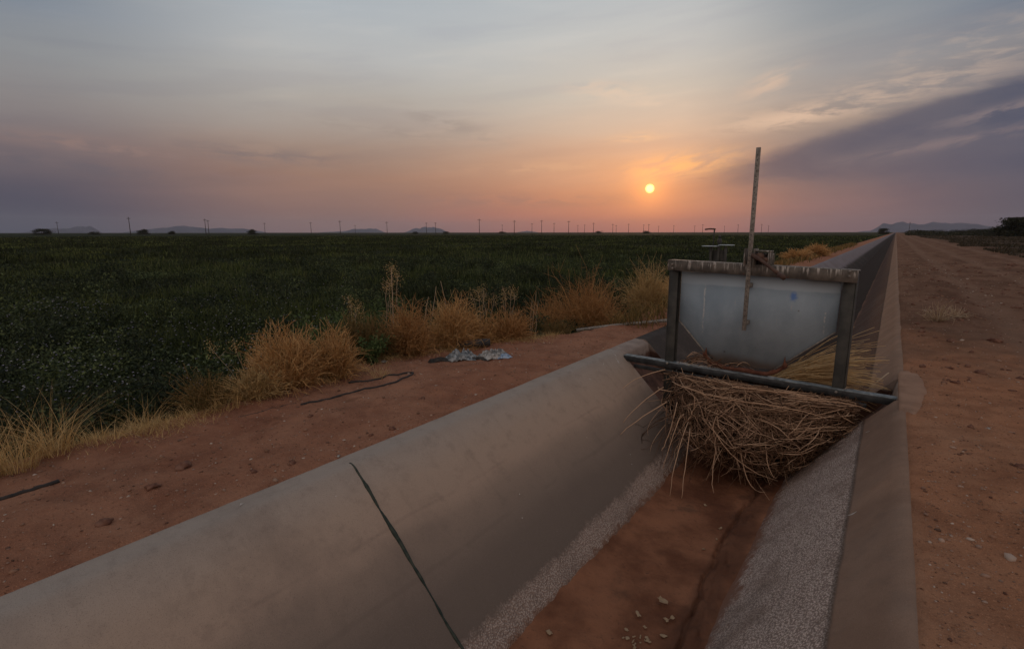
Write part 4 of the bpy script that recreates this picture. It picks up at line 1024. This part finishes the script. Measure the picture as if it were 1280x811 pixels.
LS = [(-1.62, 2.62, .03, 'lone pale scrap on the mud nearest the left slope'), (-1.20, 3.14, .035, 'curled pale scrap above the heap of scraps'), (-1.0, 3.22, .042, 'long curved pale scrap right above the heap'),
      (-1.10, 3.36, .05, 'grey green scrap farther up the mud'), (-.98, 3.05, .03, 'small curled scrap at the right of the heap'), (-1.05, 4.2, .026, 'white scrap in the middle of the mud below the brush'),
      (-1.02, 4.62, .02, 'small white scrap near the crack in the mud'), (-1.25, 4.95, .022, 'white chip just under the hanging brush'), (-1.0, 4.42, .016, 'tiny pale chip by the mud crack')]
for q, (x, y, s, lb) in enumerate(LS): scrap(x, y, s, lb, 60+q, None)
# litter farther up the canal
for q, (x, y, s, lb) in enumerate([(-.80, 17.5, .07, 'white crumpled litter in the dark canal beyond the gate'), (-1.0, 24, .08, 'small white litter farther up the canal')]):
    n1 = 16; u, v = np.meshgrid(np.linspace(-1, 1, n1), np.linspace(-1, 1, n1), indexing='ij')
    o = grid_mesh('white_litter', x+u*s, y+v*s, np.interp(x+u*s, px, pz)+.06+s*.6*np.abs(fbm(u*2, v*2, 3, q)), M['pale_sheet'], None, False); base_at(o, (x, y, -.9))
    o.modifiers.new('thick', 'SOLIDIFY').thickness = .004; tag(o, lb, 'litter')

# ------------------------------------------------------------------ far things: poles, trees, mountains
def pole_parts(double):
    V, F = tubes(np.array([[(0, 0, -.6), (0, 0, 6), (0, 0, 12)]]), np.array([[.26, .22, .17]]), 8)
    a = bpy.data.meshes
    return V, F
pole0 = None
POLES = [(-574, 127), (-398, 124), (-380, 162), (-422, 182), (-508, 272), (-440, 280), (-391, 277), (-572, 428), (-360, 303), (-385, 375), (-378, 381), (-262, 312), (-386, 503), (-256, 350), (-328, 482), (-238, 364), (-309, 498), (-236, 405), (-309, 569), (-253, 485), (-282, 592), (-267, 605), (-279, 682), (-294, 777), (-247, 710), (-195, 666), (-215, 847), (-137, 716), (-144, 799), (11, 706), (106, 924), (-330, 590), (-300, 640), (-255, 640), (-240, 780), (-175, 760)]
proto = empty('utility_pole')
V, F = tubes(np.array([[(0, 0, -.6), (0, 0, 6), (0, 0, 12)]]), np.array([[.24, .20, .16]]), 8); np_mesh('pole_shaft', V, F, M['pole'], proto, True)
V, F = box(-1.3, 1.3, -.07, .07, 10.9, 11.1, .01); np_mesh('crossarm', V, F, M['pole'], proto)
for xx in (-1.15, -.5, .5, 1.15):
    V, F = tubes(np.array([[(xx, 0, 11.1), (xx, 0, 11.25), (xx, 0, 11.4)]]), np.array([[.07, .09, .05]]), 6); np_mesh('insulator', V, F, M['wire'], proto)
kids = list(proto.children)
for q, (x, y) in enumerate(POLES):
    if q == 0: o = proto
    else:
        o = proto.copy(); COL.objects.link(o)
        for ch in kids:
            c = ch.copy(); COL.objects.link(c); c.parent = o
    o.location = (x, y, -.5); o.rotation_euler = (R(random.uniform(-1, 1)), R(random.uniform(-1, 1)), random.uniform(.5, 1.1)); 
    s = random.uniform(.94, 1.06); o.scale = (s, s, s)
    if q < 7: lb = ['leftmost utility pole on the horizon', 'lone utility pole second from the left above the blue hills', 'left one of the close pair of utility poles', 'right one of the close pair of utility poles',
                    'utility pole next right of the close pair', 'thin utility pole between the left hills and the middle hills', 'utility pole left of the small middle hill'][q]
    else: lb = 'tiny dark utility pole of the row along the horizon'
    tag(o, lb, 'utility pole', 'utility poles along the horizon')

def tree(x, y, w, h, label, seed, group='trees on the horizon', z=-.4, n=2600):
    if x < -200: h *= .75
    g_ = np.random.default_rng(seed+2000); root = tag(empty('far_tree', (x, y, z)), label, 'tree', group)
    K = 5; parts = [tubes(np.array([[(0, 0, 0), (.05*w, 0, h*.3), (0, .03*w, h*.6)]]), np.array([[.035*h, .028*h, .015*h]]), 7)]
    nb = 9; e = np.stack([g_.uniform(-.4, .4, nb)*w, g_.uniform(-.4, .4, nb)*w, h*g_.uniform(.45, .85, nb)], -1); t_ = np.linspace(0, 1, 4)[None, :, None]
    parts.append(tubes(np.array([0, 0, h*.15])[None, None]+(e[:, None]-[0, 0, h*.15])*t_, .012*h*np.linspace(1, .4, 4)[None], 5))
    V, F = merge(parts); np_mesh('trunk', V, F, M['trunk'], root)
    cl = np.stack([g_.uniform(-.42, .42, 16)*w, g_.uniform(-.42, .42, 16)*w, h*g_.uniform(.35, .88, 16)], -1); cl[:, :2] *= (1.2-.75*cl[:, 2:]/h)
    i = g_.integers(0, 16, n); C = cl[i]+g_.normal(0, 1, (n, 3))*[.11*w, .11*w, .09*h]; C[:, 2] = np.clip(C[:, 2], .03*h, h); C = np.concatenate([C, g_.uniform(-.45, .45, (n//2, 3))*[w, w, 0]+[0, 0, 1]*(g_.random((n//2, 1))*.35*h)])
    V, F = leaves(C, g_.uniform(.07, .14, len(C))*h); np_mesh('crown', V, F, M['tree'], root)
tree(33.5, 240, 11, 6.6, 'big dark tree at the right edge on the horizon', 1, n=9000)
tree(30.5, 262, 9, 3.6, 'dark shrub like tree left of the big right tree', 2)
tree(31, 305, 14, 3.4, 'low dark tree in the row left of the big right tree', 3)
tree(28, 345, 16, 3.2, 'low wide tree in the middle of the right hand tree row', 4)
tree(22, 400, 18, 3.3, 'low tree near the start of the right hand tree row', 5)
tree(14, 450, 16, 3.0, 'small tree just right of the canal road end', 6)
tree(-8, 520, 8, 5, 'small dark tree where the canal meets the horizon', 7)
for q, (x, y, w, h, lb) in enumerate([(-520, 105, 11, 7, 'dark tree clump at the left edge on the horizon'), (-500, 132, 8, 4.0, 'low dark tree right of the left edge clump'), (-500, 165, 9, 6.5, 'round dark tree between the first two utility poles'),
        (-485, 180, 5, 4.5, 'small tree right of the round tree between the poles'), (-460, 235, 9, 6.5, 'small round dark tree just left of the close pair of poles'), (-430, 400, 8, 4, 'small dark tree below the small middle hill'),
        (-420, 440, 10, 4, 'low dark tree right of the middle hill'), (-400, 520, 10, 4.2, 'low dark tree under the sunset glow at left'), (-330, 650, 12, 5, 'small dark tree left of the sun on the horizon'), (-250, 620, 12, 4.8, 'dark tree under the sun on the horizon')]):
    tree(x, y, w, h, lb, 20+q, n=2600)
# dark hedge line far away between the trees (right)
N = 6000; x = rng.uniform(4, 70, N); y = 330+rng.normal(0, 22, N); V, F = leaves(np.stack([x, y, -.2+2.2*rng.random(N)**1.3*(1+.8*fbm(x*.15, y*0, 3, 3))], -1), .8)
tag(np_mesh('hedgerow', V, F, M['tree']), 'dark low hedgerow along the right horizon', 'hedge', kind='stuff')
# scrub beyond the road at right
N = 45000; y = 14*(300/14)**rng.random(N); x = 7.5+rng.random(N)**1.3*(.45*y)+2.5*fbm(y*.05, y*0, 3, 6)
k = fbm(x*.2, y*.1, 3, 66) > -.1; x, y = x[k], y[k]; N = len(x)
V, F = blades(np.stack([x, y, right_z(x, y)], -1), rng.uniform(.08, .3, N), rng.uniform(0, 6.28, N), rng.uniform(.1, .9, N), .01+.0016*y)
tag(np_mesh('verge_grass', V, F, M['verge']), 'dull scrubby grass beyond the right side of the road', 'grass', kind='stuff')

# mountains (heightfield ridges)
def mountain(dx0, dy0, dx1, dy1, D, h, seed, label, peaks):
    n1, n2 = 120, 14; t_ = np.linspace(0, 1, n1)
    a0, a1 = math.atan2(dx0, dy0), math.atan2(dx1, dy1)
    az = a0+(a1-a0)*t_
    prof_ = np.interp(t_, [p[0] for p in peaks], [p[1] for p in peaks])*h*(1+.35*fbm(t_*9, t_*0, 4, seed))
    prof_ *= np.clip(np.minimum(t_, 1-t_)*14, 0, 1)
    v = np.linspace(-1, 1, n2)
    RR = D+v[None]*500+0*t_[:, None]
    Z = prof_[:, None]*(1-np.abs(v[None])**1.2)*(1+.2*fbm(t_[:, None]*14, v[None]*2, 3, seed+3))-3
    X = RR*np.sin(az)[:, None]; Y = RR*np.cos(az)[:, None]
    o = grid_mesh('mountain', X, Y, Z, M['mountain'])
    tag(o, label, kind='structure')
mountain(-1.385, .24, -1.245, .345, 6000, 62, 1, 'low blue hill at the left horizon', [(0, 0), (.35, .5), (.7, 1), (.85, .95), (1, 0)])
mountain(-1.22, .36, -.985, .54, 6200, 75, 2, 'low blue hills with a small peak behind the close pair of poles', [(0, .2), (.3, .7), (.4, 1.0), (.5, .65), (.8, .6), (1, .1)])
mountain(-.915, .585, -.80, .672, 6400, 58, 3, 'small blue hill in the middle of the left horizon', [(0, 0), (.4, .4), (.7, 1), (.85, .9), (1, 0)])
mountain(-.775, .69, -.70, .745, 6400, 66, 4, 'small flat topped blue hill behind two poles', [(0, 0), (.25, .8), (.5, 1), (.75, .9), (1, 0)])
mountain(-.60, .82, -.56, .85, 6400, 26, 6, 'tiny blue hill left of the sun', [(0, 0), (.5, 1), (1, 0)])
mountain(-.066, 1.21, .172, 1.39, 6000, 92, 5, 'long blue mountain ridge behind the end of the canal', [(0, .15), (.12, .2), (.2, .75), (.35, 1), (.45, .85), (.6, 1.0), (.7, .85), (.85, .7), (1, .4)])

# ------------------------------------------------------------------ haze
V = np.array([(x, y, z) for x in (-8200, 8200) for y in (-8200, 8200) for z in (-2.6, 190)])
F = np.array([[0, 1, 3, 2], [4, 6, 7, 5], [0, 4, 5, 1], [2, 3, 7, 6], [0, 2, 6, 4], [1, 5, 7, 3]])
mh = bpy.data.materials.new('haze'); mh.use_nodes = True; nt = mh.node_tree
nt.nodes.remove(nt.nodes['Principled BSDF']); pv = nt.nodes.new('ShaderNodeVolumePrincipled')
pv.inputs['Density'].default_value = 5.5e-5; pv.inputs['Color'].default_value = (.80, .84, .95, 1); pv.inputs['Anisotropy'].default_value = .3
nt.links.new(pv.outputs[0], nt.nodes['Material Output'].inputs['Volume'])
HAZE = True
if HAZE: tag(np_mesh('haze', V, F, mh), kind='stuff', label='thin bluish evening haze over the whole plain', cat='haze')

# ------------------------------------------------------------------ sky
SUN_AZ, SUN_EL = -21.8, 4.5
w = bpy.data.worlds.new('World'); sc.world = w; w.use_nodes = True
nt = w.node_tree; nt.nodes.clear(); n = NB(nt)
out = n.new('ShaderNodeOutputWorld')
d = n.new('ShaderNodeTexCoord').outputs['Generated']; s = n.xyz(d)
az = n.m('MULTIPLY', n.m('ARCTAN2', s[0], s[1]), 57.29578); el = n.m('MULTIPLY', n.m('ARCSINE', s[2]), 57.29578)
AE = n.comb(az, el, 0)
# broad uneven veil so the gradients are not perfectly smooth
warp = n.m('MULTIPLY', n.m('SUBTRACT', n.noise(n.scalev(AE, (.035, .16, 1)), 1, 5, .55), .5), 3.5)
elw = n.m('ADD', el, warp)
t01 = n.m('DIVIDE', elw, 40, clamp=True)
def col(stops): return n.ramp(t01, [(e/40, lin(c)) for e, c in stops])
c_left = col([(0, (66, 70, 86)), (2.6, (73, 72, 87)), (5, (98, 89, 96)), (7, (116, 103, 105)), (11, (132, 127, 127)), (14, (134, 136, 139)), (17, (122, 130, 141)), (26, (112, 122, 134)), (40, (112, 122, 136))])
c_mid = col([(0, (118, 94, 96)), (2.6, (132, 103, 97)), (5.6, (146, 114, 100)), (8.5, (152, 130, 118)), (13, (166, 160, 154)), (17, (173, 174, 174)), (21, (166, 172, 177)), (40, (128, 138, 150))])
c_sun = col([(0, (164, 101, 92)), (2, (178, 112, 94)), (4.5, (186, 128, 103)), (7, (192, 148, 123)), (10, (190, 167, 150)), (14, (185, 178, 168)), (19, (181, 183, 182)), (22, (174, 179, 182)), (40, (134, 143, 154))])
c_r1 = col([(0, (118, 90, 95)), (3.7, (124, 98, 99)), (7, (112, 102, 108)), (10, (140, 126, 120)), (14, (146, 144, 145)), (18, (132, 139, 146)), (40, (118, 128, 142))])
c_r2 = col([(0, (80, 75, 88)), (4, (86, 81, 94)), (8, (92, 90, 104)), (11, (112, 108, 114)), (14, (126, 125, 130)), (17, (106, 116, 131)), (40, (104, 116, 132))])
c_back_fill = col([(0, (168, 140, 132)), (6, (196, 166, 152)), (15, (200, 178, 166)), (40, (176, 168, 166))])  # unseen sky behind the camera, brightened as added frontal fill light
c = n.mix(n.sst(az, -80, -56), c_left, c_mid)
c = n.mix(n.sst(az, -56, -25), c, c_sun)
c = n.mix(n.sst(az, -21, -4), c, c_r1)
c = n.mix(n.sst(az, -6, 9), c, c_r2)
dd = n.m('ABSOLUTE', n.m('SUBTRACT', n.m('MODULO', n.m('ADD', az, 36+540), 360), 180))
c = n.mix(n.sst(dd, 65, 120), c, c_back_fill)

NZ1 = n.noise(n.comb(n.m('MULTIPLY', az, .30), n.m('MULTIPLY', el, 1.25), 2.2), 1, 5, .60, dist=.35)
_r = n.m('SUBTRACT', el, n.m('MULTIPLY', az, .20))
NZ2 = n.noise(n.comb(n.m('MULTIPLY', az, .26), n.m('MULTIPLY', _r, 1.0), 7.1), 1, 5, .60, dist=.35)
def feature(a0, e0, la, le, rot, nscale, lo, hi):
    """soft elongated cloud at azimuth a0, elevation e0 with half-sizes la, le (degrees)"""
    x = n.m('SUBTRACT', az, a0); y = n.m('SUBTRACT', el, e0); cr_, sr_ = math.cos(R(rot)), math.sin(R(rot))
    u = n.m('DIVIDE', n.m('ADD', n.m('MULTIPLY', x, cr_), n.m('MULTIPLY', y, sr_)), la)
    v = n.m('DIVIDE', n.m('SUBTRACT', n.m('MULTIPLY', y, cr_), n.m('MULTIPLY', x, sr_)), le)
    g = n.m('EXPONENT', n.m('MULTIPLY', n.m('ADD', n.m('MULTIPLY', u, u), n.m('MULTIPLY', v, v)), -1))
    return n.m('MULTIPLY', g, n.sst(NZ2 if rot > 4 else NZ1, lo, hi))
# general thin streaks
st = n.noise(n.comb(n.m('MULTIPLY', n.m('ADD', az, n.m('MULTIPLY', el, -1.2)), .055), n.m('MULTIPLY', n.m('SUBTRACT', el, n.m('MULTIPLY', az, .06)), .42), 3.3), 1, 6, .58, dist=.25)
c = n.mix(n.m('MULTIPLY', n.sst(st, .50, .68), .30), c, n.mix(1, c, (1.22, 1.16, 1.10), 'MULTIPLY'))
c = n.mix(n.m('MULTIPLY', n.sst(st, .48, .32), .35), c, n.mix(1, c, (.84, .84, .90), 'MULTIPLY'))
# dark slate bank widening to the right
xr = n.m('SUBTRACT', az, -19)
nb = n.m('SUBTRACT', n.noise(n.comb(n.m('MULTIPLY', az, .10), n.m('MULTIPLY', el, .32), 1.7), 1, 6, .6, dist=.3), .5)
topl = n.m('ADD', n.m('ADD', 5.3, n.m('MULTIPLY', xr, .245)), n.m('MULTIPLY', nb, 3.2))
botl = n.m('ADD', n.m('SUBTRACT', 4.8, n.m('MULTIPLY', xr, .05)), n.m('MULTIPLY', nb, 3.0))
wedge = n.m('MULTIPLY', n.sst(n.m('SUBTRACT', el, topl), .7, -.7), n.sst(n.m('SUBTRACT', el, botl), -2.2, 1.6))
wedge = n.m('MULTIPLY', wedge, n.m('MULTIPLY', n.sst(xr, -.5, 9), n.sst(az, 45, 15)))
c = n.mix(n.m('MULTIPLY', wedge, n.m('ADD', .55, n.m('MULTIPLY', n.sst(n.m('SUBTRACT', topl, el), 4.5, 1.2), .33))), c, n.mix(n.sst(nb, -.18, .2), lin((56, 67, 92)), lin((76, 79, 97))))
# lit cloud streaks
PE = lin((208, 178, 156)); GO = lin((236, 172, 112)); WH = lin((206, 186, 168))
for (a0, e0, la, le, rot, ns, lo, hi, cc, k) in (
        (-25.5, 13.9, 4.2, .75, -3, 1.7, .35, .60, WH, .75), (-21.8, 12.7, 3.4, .35, -4, 1.6, .3, .6, WH, .6), (-28.4, 14.7, 2.2, .45, 4, 1.6, .35, .6, WH, .5),
        (-8.8, 10.5, 6.0, .8, 4, 1.8, .36, .58, PE, .85), (-11.2, 13.6, 2.4, .9, 20, 1.6, .38, .62, PE, .6), (-1.0, 12.0, 6.5, 1.0, 4, 2.0, .38, .66, PE, .5),
        (3.8, 14.2, 6.0, 1.5, 4, 2.4, .40, .70, lin((178, 160, 148)), .6), (6, 9.3, 4, .5, 10, 2, .45, .6, lin((130, 116, 118)), .7), (3, 7.3, 7, .45, 7, 2, .42, .6, lin((122, 108, 112)), .7),
        (-19.0, 6.7, 4.6, 1.15, 6, 2.2, .36, .60, GO, .85), (-23.5, 9.6, 2.8, .4, 3, 1.7, .35, .6, lin((226, 180, 136)), .6), (-33, 6.8, 7, .5, 2, 2, .42, .6, lin((205, 160, 128)), .45),
        (-73.5, 7.1, 6.0, .65, -3, 2, .35, .6, lin((142, 117, 110)), .8), (-66, 5.6, 9, .5, -2, 2, .42, .6, lin((140, 112, 106)), .5), (-62, 7.4, 7.5, .8, -2, 2, .38, .6, lin((112, 102, 104)), .6),
        (-77, 5.6, 9, .9, -3, 2, .38, .6, lin((92, 87, 96)), .6), (-43, 11.0, 5, .8, -14, 2, .38, .6, lin((146, 134, 128)), .6), (-50, 10.2, 8, .6, -5, 2, .4, .6, lin((148, 134, 126)), .5),
        (-40, 3.4, 16, .7, 0, 2.2, .38, .6, lin((140, 108, 102)), .5), (-18, 5.3, 3.2, .25, 3, 2, .38, .6, lin((150, 108, 98)), .7)):
    f = n.m('MULTIPLY', feature(a0, e0, la, le, rot, ns, lo, hi), k)
    c = n.mix(f, c, cc)
# sun glow and disc, seen through the veil
se, sa = R(SUN_EL), R(SUN_AZ)
dv = n.new('ShaderNodeVectorMath', operation='DOT_PRODUCT'); n.put(dv.inputs[0], d); dv.inputs[1].default_value = (math.sin(sa)*math.cos(se), math.cos(sa)*math.cos(se), math.sin(se))
ang = n.m('MULTIPLY', n.m('ARCCOSINE', n.m('MINIMUM', dv.outputs['Value'], 1.0)), 57.29578)
def addc(base, fac, colr):
    return n.mix(fac, base, colr, 'ADD')
c = addc(c, n.m('EXPONENT', n.m('MULTIPLY', ang, -1/5.5)), (.14, .035, .002))
c = addc(c, n.m('EXPONENT', n.m('MULTIPLY', ang, -1/1.3)), (.85, .27, .015))
c = addc(c, n.sst(ang, .54, .26), (3.0, 1.5, .42))
sky = n.new('ShaderNodeTexSky', sky_type='NISHITA'); sky.sun_disc = False
sky.sun_elevation = R(SUN_EL); sky.sun_rotation = R(SUN_AZ); sky.dust_density = 4; sky.air_density = 1.2
bg1 = n.new('ShaderNodeBackground'); n.put(bg1.inputs[0], c); bg1.inputs[1].default_value = 1.10
bg2 = n.new('ShaderNodeBackground'); nt.links.new(sky.outputs[0], bg2.inputs[0]); bg2.inputs[1].default_value = .004
ad = n.new('ShaderNodeAddShader'); nt.links.new(bg1.outputs[0], ad.inputs[0]); nt.links.new(bg2.outputs[0], ad.inputs[1]); nt.links.new(ad.outputs[0], out.inputs[0])
w.cycles.sampling_method = 'MANUAL'; w.cycles.sample_map_resolution = 1024

sl = bpy.data.lights.new('sun', 'SUN'); sl.energy = .35; sl.angle = R(2.5); sl.color = (1, .55, .28)
so = bpy.data.objects.new('sun', sl); COL.objects.link(so)
from mathutils import Vector
sd = Vector((math.sin(sa)*math.cos(se), math.cos(sa)*math.cos(se), math.sin(se)))
so.rotation_euler = sd.to_track_quat('Z', 'Y').to_euler(); so.location = (0, 0, 30)

# ------------------------------------------------------------------ camera
cam = bpy.data.cameras.new('camera'); cam.sensor_width = 36; cam.lens = 18; cam.clip_end = 40000; cam.clip_start = .05
co = bpy.data.objects.new('camera', cam); COL.objects.link(co); sc.camera = co
co.location = (0, 0, 1.6); co.rotation_euler = (R(90-10.187), R(.05), R(36.434))
sc.render.resolution_x = 1024; sc.render.resolution_y = 648
sc.view_settings.view_transform = 'Standard'; sc.view_settings.look = 'None'; sc.view_settings.gamma = 1; sc.view_settings.exposure = 0
sc.render.engine = 'CYCLES'
cy = sc.cycles; cy.use_denoising = True; cy.denoiser = 'OPENIMAGEDENOISE'; cy.max_bounces = 5; cy.volume_bounces = 1; cy.diffuse_bounces = 3; cy.caustics_reflective = False; cy.caustics_refractive = False
cy.use_adaptive_sampling = False
